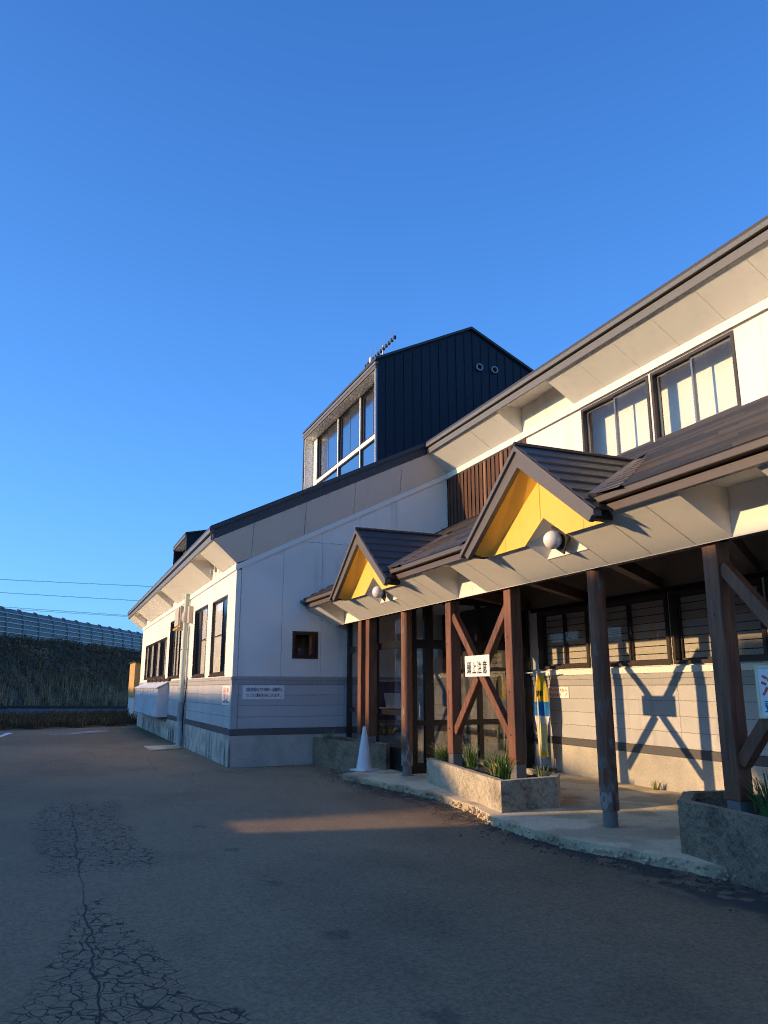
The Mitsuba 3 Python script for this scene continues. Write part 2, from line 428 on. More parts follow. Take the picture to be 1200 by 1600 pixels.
# ------------------------------------------------------------------ windows
def window(fr, u0, u1, v0, v1, panes, frame='frame_bronze', fw=0.05, proud=0.03, glass='pane_glass', parent=B, name='window', sill=None, rail=None, blind='blind_cloth', label=None, room=0.45, bd=-0.105, d0=-0.02, dstep=0.035):
    outer = sbox(u0, v0, u1, v1)
    inner = sbox(u0 + fw, v0 + fw, u1 - fw, v1 - fw)
    w = put(name, fr.pol(outer.difference(inner), -0.14, proud), frame, parent, label=label)
    a0, a1, b0, b1 = u0 + fw, u1 - fw, v0 + fw, v1 - fw
    dark = False
    for i, (f0, f1, kind) in enumerate(panes):
        s0, s1 = a0 + (a1 - a0) * f0, a0 + (a1 - a0) * f1
        d = d0 if i % 2 == 0 else d0 - dstep
        sw = 0.035
        put('sash', fr.pol(sbox(s0, b0, s1, b1).difference(sbox(s0 + sw, b0 + sw, s1 - sw, b1 - sw)), d - 0.028, d), 'frame_silver' if kind.endswith('s') else frame, w)
        put('pane', fr.glass(s0 + sw * 0.6, s1 - sw * 0.6, b0 + sw * 0.6, b1 - sw * 0.6, d - 0.014), 'pane_dark' if kind == 'dc' else glass, w)
        if kind[0] == 'b':
            put('blind', fr.rect(s0 + 0.01, s1 - 0.01, b0 + 0.005, b1 - 0.005, bd - 0.015, bd), blind, w)
        elif kind[0] == 'l':
            n = max(2, int(round((b1 - b0) / 0.118)))
            h = (b1 - b0) / n
            for j in range(n):
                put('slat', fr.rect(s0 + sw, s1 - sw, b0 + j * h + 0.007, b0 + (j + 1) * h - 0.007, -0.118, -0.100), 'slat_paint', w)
            put('backing', fr.rect(s0 + 0.003, s1 - 0.003, b0 + 0.003, b1 - 0.003, -0.14, -0.128), 'gloom', w)
        elif kind == 'd':
            dark = True
        if rail and kind[0] == 'b':
            put('rail', fr.rect(s0 + sw, s1 - sw, v0 + rail * (v1 - v0) - 0.012, v0 + rail * (v1 - v0) + 0.012, d - 0.026, d - 0.002), frame, w)
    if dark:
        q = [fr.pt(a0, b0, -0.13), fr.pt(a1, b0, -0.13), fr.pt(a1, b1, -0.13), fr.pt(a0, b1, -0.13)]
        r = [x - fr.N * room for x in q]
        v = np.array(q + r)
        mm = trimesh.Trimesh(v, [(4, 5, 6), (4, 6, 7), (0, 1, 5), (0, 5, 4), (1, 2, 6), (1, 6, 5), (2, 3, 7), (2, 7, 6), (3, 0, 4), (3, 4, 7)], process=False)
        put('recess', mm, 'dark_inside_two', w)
    if sill:
        put('sill', fr.rect(u0 - 0.03, u1 + 0.03, v0 - sill, v0, 0.0, proud + 0.02), frame, w)
    return w


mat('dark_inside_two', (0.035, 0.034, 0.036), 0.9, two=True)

# ------------------------------------------------------------------ wing, long sunlit wall
fw = FX(XA + 0.014)
Y1 = 36.5
wing_holes = [(17.50, 1.90, 19.33, 3.69), (20.02, 1.90, 22.0, 3.72), (24.45, 1.93, 27.12, 3.80), (27.85, 1.97, 34.70, 3.36)]
hole = shapely.union_all([sbox(*h) for h in wing_holes])
W = put('wall', fw.pol(sbox(16.784, 0.0, Y1, 4.55).difference(hole), -0.15, 0), 'joint', B)
pieces(W, fw, sbox(YA + 0.10, 1.85, Y1, 4.13), wing_holes, [YA + 0.10] + [YA + 0.91 * k for k in range(1, 23)], [1.85, 4.13], ['panel_paint', 'panel_paint_warm'], 'panel', 0, 0.014, 0.004)
pieces(W, fw, sbox(YA + 0.16, 0.77, Y1, 1.68), [], [YA + 0.16, 19.65, 22.68, 25.71, 28.74, 31.77, 34.8, Y1], [0.77, 1.01, 1.24, 1.46, 1.68], ['siding_paint', 'siding_paint_pale'], 'siding_board', 0, 0.014, 0.007)
put('belt_course', fw.rect(YA - 0.01, Y1, 1.685, 1.775, 0, 0.026), 'belt_paint', W)
put('belt_course', fw.rect(YA - 0.014, Y1, 1.78, 1.85, 0, 0.040), 'belt_paint', W)
put('base_flashing', fw.rect(YA - 0.008, Y1, 0.635, 0.765, 0, 0.024), 'base_flashing', W)
put('plinth', fw.rect(YA - 0.012, Y1, -0.2, 0.63, 0, 0.018), 'plinth_stained', W, label='streaked grey concrete plinth')
put('eave_trim', fw.rect(YA - 0.03, Y1, 4.14, 4.275, 0, 0.045), 'trim_paint', W)
put('corner_board', bx(XA - 0.012, XA + 0.13, YA - 0.012, YA + 0.15, 0.768, 1.682), 'siding_paint', W)
put('corner_board', bx(XA - 0.006, XA + 0.10, YA - 0.006, YA + 0.09, 1.852, 4.138), 'panel_paint', W)
window(fw, *[wing_holes[0][k] for k in (0, 2, 1, 3)], bd=-0.052, d0=-0.004, dstep=0.02, fw=0.04, proud=0.024, glass='pane_clear', panes= [(0, .34, 'dc'), (.32, 1.0, 'b')], rail=0.52, sill=0.03, label='tall window nearest the corner, one half curtained')
window(fw, *[wing_holes[1][k] for k in (0, 2, 1, 3)], bd=-0.052, d0=-0.004, dstep=0.02, fw=0.04, proud=0.024, glass='pane_clear', panes= [(0, .56, 'b'), (.54, 1, 'dc')], rail=0.52, sill=0.03)
window(fw, *[wing_holes[2][k] for k in (0, 2, 1, 3)], bd=-0.052, d0=-0.004, dstep=0.02, fw=0.04, proud=0.024, glass='pane_clear', panes= [(0, .2, 'dc'), (.2, .45, 'b'), (.45, .70, 'b'), (.70, 1, 'dc')], sill=0.03)
window(fw, *[wing_holes[3][k] for k in (0, 2, 1, 3)], bd=-0.052, d0=-0.004, dstep=0.02, fw=0.04, proud=0.024, glass='pane_clear', panes= [(0, .13, 'b'), (.13, .30, 'dc'), (.30, .46, 'b'), (.46, .60, 'dc'), (.60, .76, 'b'), (.76, .88, 'dc'), (.88, 1, 'b')], sill=0.03, label='wide far window of alternating dark and curtained panes')

# ------------------------------------------------------------------ wing, shaded end wall


def ztrim(x):
    return 4.25 + 0.502 * (x - 3.44)


fs = FY(YA + 0.014)
small = (4.75, 2.24, 5.34, 2.84)
prof = Polygon([(XA + 0.014, 0), (8.68, 0), (8.68, ztrim(8.68) + 0.35), (XA + 0.014, ztrim(XA) + 0.2)])
S = put('wall', fs.pol(prof.difference(sbox(*small)), -0.15, 0), 'joint', B)
upper = Polygon([(XA + 0.11, 1.85), (8.67, 1.85), (8.67, ztrim(8.67) - 0.12), (XA + 0.11, ztrim(XA + 0.11) - 0.12)])
ucols = [XA + 0.11, 4.50, 5.41, 6.33, 7.27, 8.67]
pieces(S, fs, upper, [small], ucols, [1.85, 4.87, 8], ['panel_paint', 'panel_paint_warm'], 'panel', 0, 0.014, 0.007)
pieces(S, fs, sbox(XA + 0.14, 0.77, 8.67, 1.68), [], [XA + 0.14, 5.98, 8.67], [0.77, 1.01, 1.24, 1.46, 1.68], ['siding_paint', 'siding_paint_pale'], 'siding_board', 0, 0.014, 0.007)
put('belt_course', fs.rect(XA + 0.016, 8.67, 1.685, 1.775, 0, 0.026), 'belt_paint', S)
put('belt_course', fs.rect(XA + 0.016, 8.67, 1.78, 1.85, 0, 0.040), 'belt_paint', S)
put('base_flashing', fs.rect(XA + 0.016, 8.67, 0.635, 0.765, 0, 0.024), 'base_flashing', S)
put('plinth', fs.rect(XA + 0.016, 8.67, -0.2, 0.63, 0, 0.018), 'plinth_concrete', S)
put('gable_trim', fs.pol(Polygon([(XA, ztrim(XA) - 0.12), (8.67, ztrim(8.67) - 0.12), (8.67, ztrim(8.67)), (XA, ztrim(XA))]), 0, 0.045), 'trim_paint', S)
window(fs, small[0], small[2], small[1], small[3], [(0, 1, 'd')], frame='frame_black', fw=0.045, label='small square dark window in the shaded wall', room=0.8)
put('curtain_rail', bx(4.80, 5.29, 17.1, 17.14, 2.3, 2.74), 'board_brown', B + '__window_004')

# far end and back of the building
fe = Fr((0, Y1, 0), (1, 0, 0), (0, 0, 1), (0, 1, 0))
E_ = put('wall', fe.pol(Polygon([(XA + 0.02, 0), (24, 0), (24, 4.4), (14, 9.6), (XA + 0.02, 4.3)]), -0.15, 0), 'panel_paint', B)
put('wall', bx(23.8, 24, -1.9, Y1 - 0.16, 0, 4.9), 'panel_paint', B)
put('wall', FY(-2).pol(Polygon([(XB + 0.02, 0), (24, 0), (24, 4.6), (14, 9.7), (XB + 0.02, 6.9)]), -0.15, 0), 'panel_paint', B)

# ------------------------------------------------------------------ main hall wall (behind the porch and above it)
fm = FX(XB + 0.014)
lower_holes = [(11.32, 1.96, 12.88, 3.06), (9.33, 1.96, 11.25, 3.06), (7.55, 1.96, 9.27, 3.06), (5.55, 1.96, 7.48, 3.06)]
upper_holes = [(9.35, 5.50, 11.15, 6.70), (7.56, 5.50, 9.29, 6.70)]
hole = shapely.union_all([sbox(*h) for h in lower_holes + upper_holes])
Mw = put('wall', fm.pol(sbox(-1.98, 0, YA + 0.01, 7.3).difference(hole), -0.15, 0), 'joint', B)
pieces(Mw, fm, sbox(-1.9, 5.2, 13.03, 6.72), upper_holes, [11.65 + 0.91 * k for k in range(-15, 3)], [5.2, 6.72], ['panel_paint', 'panel_paint_warm'], 'panel', 0, 0.014, 0.005)
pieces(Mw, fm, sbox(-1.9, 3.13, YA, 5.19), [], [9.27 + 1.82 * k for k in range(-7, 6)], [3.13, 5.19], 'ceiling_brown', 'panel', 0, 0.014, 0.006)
pieces(Mw, fm, sbox(-1.9, 1.94, YA, 3.13), lower_holes, [-1.9, 5.5, 13.2, YA], [1.94, 3.13], 'panel_paint', 'panel', 0, 0.014, 0.004)
pieces(Mw, fm, sbox(-1.9, 0.73, YA, 1.65), [], [-1.9, 0.2, 3.22, 6.24, 9.27, 12.3, YA], [0.73, 0.96, 1.19, 1.42, 1.65], ['siding_paint', 'siding_paint_pale'], 'siding_board', 0, 0.014, 0.006)
put('belt_course', fm.rect(-1.9, YA, 1.655, 1.755, 0, 0.024), 'belt_paint', Mw)
put('belt_course', fm.rect(-1.9, YA, 1.76, 1.835, 0, 0.036), 'belt_paint', Mw)
put('sill_board', fm.rect(-1.9, YA, 1.84, 1.935, 0, 0.055), 'trim_paint', Mw)
put('base_flashing', fm.rect(-1.9, YA, 0.60, 0.725, 0, 0.024), 'base_flashing', Mw)
put('plinth', fm.rect(-1.9, YA, -0.1, 0.595, 0, 0.018), 'plinth_concrete', Mw)
put('eave_trim', fm.rect(-1.9, YA, 6.745, 6.885, 0, 0.05), 'trim_paint', Mw)
put('eave_trim', fm.rect(-1.9, YA, 6.722, 6.742, 0, 0.02), 'base_flashing', Mw)
put('lintel', fm.rect(4.0, 13.1, 3.062, 3.135, 0, 0.05), 'frame_black', Mw)
for h in lower_holes:
    window(fm, h[0], h[2], h[1], h[3], [(0, .53, 'l'), (.50, 1, 'l')], frame='frame_bronze', fw=0.055, proud=0.055)
for h in upper_holes:
    window(fm, h[0], h[2], h[1], h[3], [(0, .52, 'os'), (.50, 1, 'os')], frame='frame_bronze', fw=0.05, proud=0.035, glass='pane_clear')
# the pale lining seen through them
for q in (bx(9.10, 9.16, 7.3, 11.5, 5.2, 7.0), bx(8.86, 9.099, 7.3, 11.5, 5.2, 5.3), bx(8.86, 9.099, 7.3, 11.5, 6.85, 6.95), bx(8.86, 9.099, 7.2, 7.299, 5.2, 7.0), bx(8.86, 9.099, 11.501, 11.6, 5.2, 7.0)):
    put('window_lining', q, 'room_paint', B)
# brown timber boards over the porch end
Bd = put('timber_cladding', fm.rect(13.04, YA - 0.003, 5.2, 6.72, 0, 0.006), 'timber_dark', B, label='brown vertical timber boarding above the porch roof')
y, i = 13.05, 0
while y < YA - 0.05:
    w = 0.165
    put('board', fm.rect(y, min(y + w, YA - 0.012), 5.25, 6.715, 0.006, 0.022), 'board_tan' if i in (5, 9) else 'board_brown', Bd)
    if y + w + 0.018 < YA:
        put('batten', fm.rect(y + w - 0.016, y + w + 0.034, 5.25, 6.712, 0.023, 0.05), 'board_brown', Bd)
    y += w + 0.018
    i += 1

# ------------------------------------------------------------------ main roof
R = put('roof', cat([
    slab([(2.80, 16.38, zr(2.80) - 0.03), (14.0, 16.38, zr(14.0) - 0.03), (14.0, 37.6, zr(14.0) - 0.03), (2.80, 37.6, zr(2.80) - 0.03)], (0, 0, 0.09)),
]), 'roof_metal', B)
put('roof', slab([(7.97, -2.6, zr(7.97) - 0.03), (14.0, -2.6, zr(14.0) - 0.03), (14.0, 16.375, zr(14.0) - 0.03), (7.97, 16.375, zr(7.97) - 0.03)], (0, 0, 0.09)), 'roof_metal', B)
put('roof', slab([(14.003, -2.6, zr(14.0) - 0.03), (25, -2.6, zr(14.0) - 5.42), (25, 37.6, zr(14.0) - 5.42), (14.003, 37.6, zr(14.0) - 0.03)], (0, 0, 0.09)), 'roof_metal', B)
ra = R


def gutter(y0, y1, x, zb, zt, name='gutter', lipmat='gutter_metal', parent=R):
    """fascia board, dark shadow gap and projecting lip"""
    h = zt - zb
    put(name, bx(x + 0.02, x + 0.06, y0, y1, zb, zb + 0.56 * h, 0.004), lipmat, parent)
    put(name, bx(x + 0.035, x + 0.06, y0, y1, zb + 0.56 * h + 0.001, zb + 0.66 * h), 'seam_black', parent)  # black strip stands in for the shadow in this thin gap
    put(name, bx(x - 0.03, x + 0.06, y0, y1, zb + 0.66 * h + 0.001, zt, 0.006), lipmat, parent)


gutter(16.41, 37.5, 2.82, 4.72, 4.97)
gutter(-2.5, 16.39, 7.99, 7.262, 7.51)
# rake board over the shaded wall
fr_ = FY(16.42)
put('rake_board', fr_.pol(Polygon([(2.82, zr(2.82) - 0.26), (8.03, zr(8.03) - 0.26), (8.03, zr(8.03) - 0.04), (2.82, zr(2.82) - 0.04)]), -0.05, 0), 'rake_metal', R)
put('rake_board', fr_.pol(Polygon([(2.78, zr(2.78) - 0.045), (8.03, zr(8.03) - 0.045), (8.03, zr(8.03) + 0.05), (2.78, zr(2.78) + 0.05)]), 0.002, 0.05), 'rake_metal', R)


# ------------------------------------------------------------------ soffits
def soffit_eave(xi, zi, xo, zo, ys, parent, th=0.012, name='soffit_panel', gap=0.007, mats='soffit_board', mitre=None):
    """sloping soffit panels between successive ys; xo may be a list per panel"""
    for i in range(len(ys) - 1):
        if ys[i] is None or ys[i + 1] is None:
            continue
        y0, y1 = ys[i] + gap / 2, ys[i + 1] - gap / 2
        p = [(xi, y0, zi), (xo, y0, zo), (xo, y1, zo), (xi, y1, zi)]
        put(name, slab(p, (0, 0, th)), mats, parent)


def notch(x0w, z0, ya, yb, xo, zo, ztop, parent):
    """recess between two soffit panels: two cheeks, a ceiling (the wall behind shows)"""
    for yy, s in ((ya, 1), (yb, -1)):
        put('soffit_cheek', slab([(x0w, yy, z0), (xo, yy, zo), (xo, yy, ztop), (x0w, yy, ztop)], (0, -0.012 * s, 0)), 'soffit_board', parent)
    put('recess_board', slab([(x0w, ya - 0.02, ztop), (xo, ya - 0.02, ztop), (xo, yb + 0.02, ztop), (x0w, yb + 0.02, ztop)], (0, 0, 0.012)), 'soffit_board', parent)


Sf = put('soffit', slab([(XA - 0.1, 16.9, 4.76), (2.95, 16.9, 4.76), (2.95, 16.8, 4.76), (XA - 0.1, 16.8, 4.76)], (0, 0, 0.02)), 'soffit_board', B)
# wing eave: corner piece, then panels with three notches
XI, ZI, XO, ZO = XA - 0.025, 4.285, 2.86, 4.735
cz = zr(2.80) - 0.24
put('soffit_panel', slab([(XI, YA - 0.02, ZI), (XO, 16.44, ZO), (XO, 18.2, ZO), (XI, 18.2, ZI)], (0, 0, 0.012)), 'soffit_board', Sf)
for a, b in ((19.6, 25.7), (26.8, 33.5), (35.2, 37.45)):
    n = max(1, int(round((b - a) / 0.91)))
    soffit_eave(XI, ZI, XO, ZO, list(np.linspace(a, b, n + 1)), Sf)
for a, b in ((18.2, 19.6), (25.7, 26.8), (33.5, 35.2)):
    notch(XA - 0.0, ZI, a, b, XO, ZO, 4.78, Sf)
    for vy in ((a + 0.45, a + 0.95) if a < 19 else (a + 0.3,)):
        put('vent_hood', tube([(XA - 0.02, vy, 4.52), (XA - 0.07, vy, 4.52), (XA - 0.10, vy, 4.49), (XA - 0.10, vy, 4.36)], 0.035, 8), 'vent_grey', Sf)
    put('wall_strip', bx(XA - 0.004, XA + 0.012, a, b, 4.277, 4.78), 'panel_paint', Sf)
# rake soffit over the shaded wall
us = [XO, 3.75, 4.95, 6.15, 7.35, 8.06]
for i in range(5):
    x0, x1 = us[i] + 0.004, us[i + 1] - 0.004
    xa_, xb_ = (XI if i == 0 else x0), x1
    if i == 4:
        xb_ = XB - 0.02
    put('soffit_panel', slab([(x0, 16.43, zr(x0) - 0.255), (x1, 16.43, zr(x1) - 0.255), (xb_, YA - 0.03, ztrim(xb_)), (xa_, YA - 0.03, ztrim(xa_) if i else ZI)], (0, 0, 0.012)), 'rake_soffit_bounce', Sf)
# main eave
MI, MZ, MO, MZO = XB - 0.03, 6.89, 8.06, 7.275
put('soffit_panel', slab([(MI, YA - 0.03, MZ), (MO, 16.43, MZO), (MO, 14.4, MZO), (MI, 14.4, MZ)], (0, 0, 0.012)), 'soffit_board', Sf)
soffit_eave(MI, MZ, MO, MZO, [13.16, 14.39], Sf)
soffit_eave(MI, MZ, MO, MZO, [11.34 - 0.925 * k for k in range(11, -1, -1)], Sf)
notch(XB, MZ, 11.34, 13.16, MO, MZO, 7.45, Sf)
for a in (11.345, 12.255):
    put('wall_strip', bx(XB - 0.004, XB + 0.012, a, a + 0.90, 6.887, 7.45), 'panel_paint', Sf)

# ------------------------------------------------------------------ roof lantern (navy clad)
CX, CY0, CY1, CPX = 7.30, 18.0, 24.7, 10.25
CZ, CS = 10.33, 0.49
fc = FY(CY0 + 0.014)


def cprof(x0, x1, drop=0.0):
    return Polygon([(x0, 6.9), (x1, 6.9), (x1, CZ - drop - (0 if x1 <= CPX else 0) + CS * (min(x1, 2 * CPX - x1) - CX)), *([(CPX, CZ - drop + CS * (CPX - CX))] if x0 < CPX < x1 else []), (x0, CZ - drop + CS * (min(x0, 2 * CPX - x0) - CX))])


L = put('roof_lantern', fc.pol(cprof(CX + 0.01, 13.19), -0.12, 0), 'navy_cladding', B, label='navy metal clad roof lantern with clerestory windows')
put('end_wall', FY(CY1 - 0.01).pol(cprof(CX + 0.01, 13.19), -0.12, 0.0), 'navy_cladding', L)
put('back_wall', bx(13.1, 13.19, CY0 + 0.2, CY1 - 0.2, 7, CZ), 'navy_cladding', L)
x, i = CX + 0.012, 0
while x < 13.18:
    x1 = min(x + 0.272, 13.19)
    put('cladding_board', fc.pol(cprof(x, x1 - 0.012, 0.07), 0, 0.016 if i % 2 else 0.012), 'navy_cladding', L)
    put('standing_seam', fc.pol(cprof(x1 - 0.018, x1 + 0.002, 0.08), 0, 0.034), 'navy_cladding', L)
    x, i = x1, i + 1
for s in (0, 1):
    a, b = (CX - 0.05, CPX) if s == 0 else (CPX + 0.002, 2 * CPX - CX + 0.05)
    za, zb = (CZ - 0.05 * CS, CZ + CS * (CPX - CX)) if s == 0 else (CZ + CS * (CPX - CX), CZ - 0.05 * CS)
    put('lantern_roof', slab([(a, CY0 - 0.08, za), (b, CY0 - 0.08, zb), (b, CY1 + 0.08, zb), (a, CY1 + 0.08, za)], (0, 0, 0.07)), 'roof_metal', L)
put('lantern_gutter', bx(CX - 0.06, CX + 0.02, CY0 - 0.07, CY1 + 0.07, CZ - 0.15, CZ - 0.075), 'gutter_metal', L)
put('lantern_gutter', bx(CX - 0.04, CX + 0.02, CY0 - 0.02, CY1 + 0.02, CZ - 0.26, CZ - 0.155), 'barge_metal', L)
put('corner_trim', bx(CX - 0.025, CX + 0.02, CY0 - 0.012, CY0 + 0.03, 6.9, CZ - 0.26), 'vent_grey', L)
put('corner_trim', bx(CX - 0.03, CX + 0.02, CY1 - 0.06, CY1 + 0.03, 6.9, CZ - 0.26), 'frame_bronze', L)
WX = 7.64   # window plane
put('side_fin', bx(CX + 0.0, WX + 0.05, CY1 - 0.10, CY1 - 0.065, 6.9, CZ - 0.27), 'trim_paint', L)
put('side_fin', bx(CX + 0.022, WX + 0.05, CY0 + 0.14, CY0 + 0.18, 6.9, CZ - 0.27), 'trim_paint', L)
put('lantern_soffit', slab([(CX + 0.0, CY0 + 0.02, CZ - 0.27), (WX + 0.1, CY0 + 0.02, CZ - 0.27), (WX + 0.1, CY1 - 0.02, CZ - 0.27), (CX + 0.0, CY1 - 0.02, CZ - 0.27)], (0, 0, 0.015)), 'trim_paint', L)
fl = FX(WX)
ZT = CZ - 0.275
put('lantern_inside', bx(WX + 0.5, WX + 0.55, CY0 + 0.2, CY1 - 0.2, 7.0, ZT), 'dark_inside', L)
put('lantern_inside', bx(WX + 0.1, WX + 0.5, CY0 + 0.2, CY1 - 0.2, ZT - 0.02, ZT), 'dark_inside', L)
cols = [18.22, 20.05, 22.02, 24.22]
ZM0, ZM1 = 8.40, 8.52
for yy, ww in ((CY0 + 0.185, 0.05), (20.03, 0.06), (22.0, 0.06), (24.20, 0.40)):
    put('mullion', fl.rect(yy, yy + ww, 7.0, ZT, -0.08, 0.03), 'trim_paint', L)
for a, b in ((18.24, 20.028), (20.092, 21.998), (22.062, 24.198)):
    put('rail', fl.rect(a, b, ZM0, ZM1, -0.08, 0.028), 'trim_paint', L)
    w = put('lantern_window', fl.pol(sbox(a, ZM1, b, ZT).difference(sbox(a + 0.05, ZM1 + 0.05, b - 0.05, ZT - 0.05)), -0.075, 0.015), 'frame_bronze', B)
    for j, (c, d, dd) in enumerate(((a + 0.05, (a + b) / 2 + 0.02, -0.02), ((a + b) / 2 - 0.02, b - 0.05, -0.045))):
        put('sash', fl.pol(sbox(c, ZM1 + 0.05, d, ZT - 0.05).difference(sbox(c + 0.025, ZM1 + 0.08, d - 0.025, ZT - 0.08)), dd - 0.02, dd), 'frame_silver', w)
        put('pane', fl.glass(c + 0.02, d - 0.02, ZM1 + 0.07, ZT - 0.07, dd - 0.01), 'pane_coated', w)
    w = put('lantern_window', fl.pol(sbox(a, 7.0, b, ZM0).difference(sbox(a + 0.03, 7.03, b - 0.03, ZM0 - 0.03)), -0.075, 0.010), 'frame_bronze', B)
    put('pane', fl.glass(a + 0.02, b - 0.02, 7.02, ZM0 - 0.02, -0.03), 'pane_coated', w)
for vx in (10.48, 10.98):
    a = np.linspace(0, 2 * np.pi, 21)
    ring = Polygon(np.c_[vx + 0.108 * np.cos(a), 10.62 + 0.108 * np.sin(a)]).difference(Polygon(np.c_[vx + 0.075 * np.cos(a), 10.62 + 0.075 * np.sin(a)]))
    put('round_vent', fc.pol(ring, 0.036, 0.10), 'vent_grey', L)
    put('round_vent_core', fc.pol(Polygon(np.c_[vx + 0.07 * np.cos(a), 10.62 + 0.07 * np.sin(a)]), 0.036, 0.05), 'gloom', L)

# second lantern, far along the wing
D0, D1, DX, DZ = 32.5, 36.2, 4.55, 7.98
fd = FY(D0 + 0.014)
put('roof_lantern', fd.pol(Polygon([(DX + 0.02, 5.4), (9.0, 5.4), (9.0, DZ + 0.9), (DX + 0.02, DZ)]), -0.1, 0), 'navy_cladding', B, label='smaller navy clad lantern at the far end of the wing')
L2 = B + '__roof_lantern_001'
put('end_wall', FY(D1 - 0.01).pol(Polygon([(DX + 0.02, 5.4), (9.0, 5.4), (9.0, DZ + 0.9), (DX + 0.02, DZ)]), -0.1, 0), 'navy_cladding', L2)
for k in range(10):
    put('cladding_board', fd.pol(Polygon([(DX + 0.02 + 0.44 * k, 5.4), (DX + 0.45 + 0.44 * k, 5.4), (DX + 0.45 + 0.44 * k, DZ - 0.05 + 0.2 * (0.43 + 0.44 * k)), (DX + 0.02 + 0.44 * k, DZ - 0.05 + 0.2 * 0.44 * k)]), 0, 0.014), 'navy_cladding', L2)
put('lantern_roof', slab([(DX - 0.05, D0 - 0.06, DZ - 0.02), (9.1, D0 - 0.06, DZ + 0.90), (9.1, D1 + 0.06, DZ + 0.90), (DX - 0.05, D1 + 0.06, DZ - 0.02)], (0, 0, 0.06)), 'roof_metal', L2)
put('lantern_gutter', bx(DX - 0.05, DX + 0.03, D0 - 0.03, D1 + 0.03, DZ - 0.16, DZ - 0.045), 'barge_metal', L2)
put('corner_trim', bx(DX - 0.02, DX + 0.05, D1 - 0.05, D1 + 0.02, 5.4, DZ - 0.16), 'frame_bronze', L2)
put('lantern_soffit', slab([(DX, D0 + 0.02, DZ - 0.17), (DX + 0.5, D0 + 0.02, DZ - 0.17), (DX + 0.5, D1 - 0.06, DZ - 0.17), (DX, D1 - 0.06, DZ - 0.17)], (0, 0, 0.01)), 'soffit_board', L2)
fd2 = FX(DX + 0.4)
put('louvre_panel', fd2.rect(D0 + 0.1, D1 - 0.06, 5.4, DZ - 0.17, -0.03, 0), 'dark_inside', L2)
put('louvre_panel', fd2.rect(D0 + 0.9, D1 - 0.5, 5.6, DZ - 0.75, 0.0, 0.02), 'vent_grey', L2)
# ------------------------------------------------------------------ porch roof
GY = [7.48, 12.86]          # gable centres
GS, GZ, GX = 0.77, 4.39, 4.84
PZ0, PX0, PS = 3.50, 4.97, 0.531


def pz(x):
    return PZ0 + PS * (x - PX0)


PR = put('porch_roof', slab([(5.25, 2.4, pz(5.25) - 0.05), (XB - 0.02, 2.4, pz(XB) - 0.05), (XB - 0.02, 16.6, pz(XB) - 0.05), (5.25, 16.6, pz(5.25) - 0.05)], (0, 0, 0.02)), 'seam_black', B, label='brown stepped metal tile porch roof')
mat('tile_metal', weathered((0.032, 0.025, 0.021), 0.25, 0.3), 0.36)
nc = 20
mat('tile_metal_pale', weathered((0.055, 0.041, 0.033), 0.25, 0.3), 0.36)
mat('tile_metal_dark', weathered((0.022, 0.018, 0.016), 0.25, 0.3), 0.36)
step = (XB - 0.03 - PX0) / nc
for i in range(nc):
    x0, x1 = PX0 + i * step, min(PX0 + (i + 1) * step + 0.03, XB - 0.012)
    zmid = pz(x0)
    cuts = []
    for g in GY:
        hw = (GZ - zmid) / GS - 0.06
        if hw > 0:
            cuts.append((g - hw, g + hw))
    ys, y = [], 2.4
    for a, b in cuts:
        ys.append((y, a))
        y = b
    ys.append((y, 16.6))
    for a, b in ys:
        if b - a < 0.05:
            continue
        z0, z1 = pz(x0), pz(x1)
        put('course_gap_shade', slab([(x0 + 0.010, a, z0 - 0.03), (x0 + 0.016, a, z0 - 0.03), (x0 + 0.016, b, z0 - 0.03), (x0 + 0.010, b, z0 - 0.03)], (0, 0, 0.068)), 'seam_black', PR)  # black strip painted in as the shade under each course lip
        nseg = max(1, int(round((b - a) / 1.9)))
        cutp = [a] + sorted(a + (b - a) * (q + 0.35 * (rng.random() - 0.5)) / nseg for q in range(1, nseg)) + [b]
        for a_, b_ in zip(cutp[:-1], cutp[1:]):
            dz_ = rng.uniform(-0.002, 0.002)
            put('tile_course', slab([(x0, a_, z0 + 0.070 + dz_), (x1, a_, z1 - 0.006), (x1, b_ - 0.003, z1 - 0.006), (x0, b_ - 0.003, z0 + 0.070 + dz_)], (0, 0, -0.034)), ('tile_metal', 'tile_metal_pale', 'tile_metal_dark')[int(rng.integers(3))], PR)
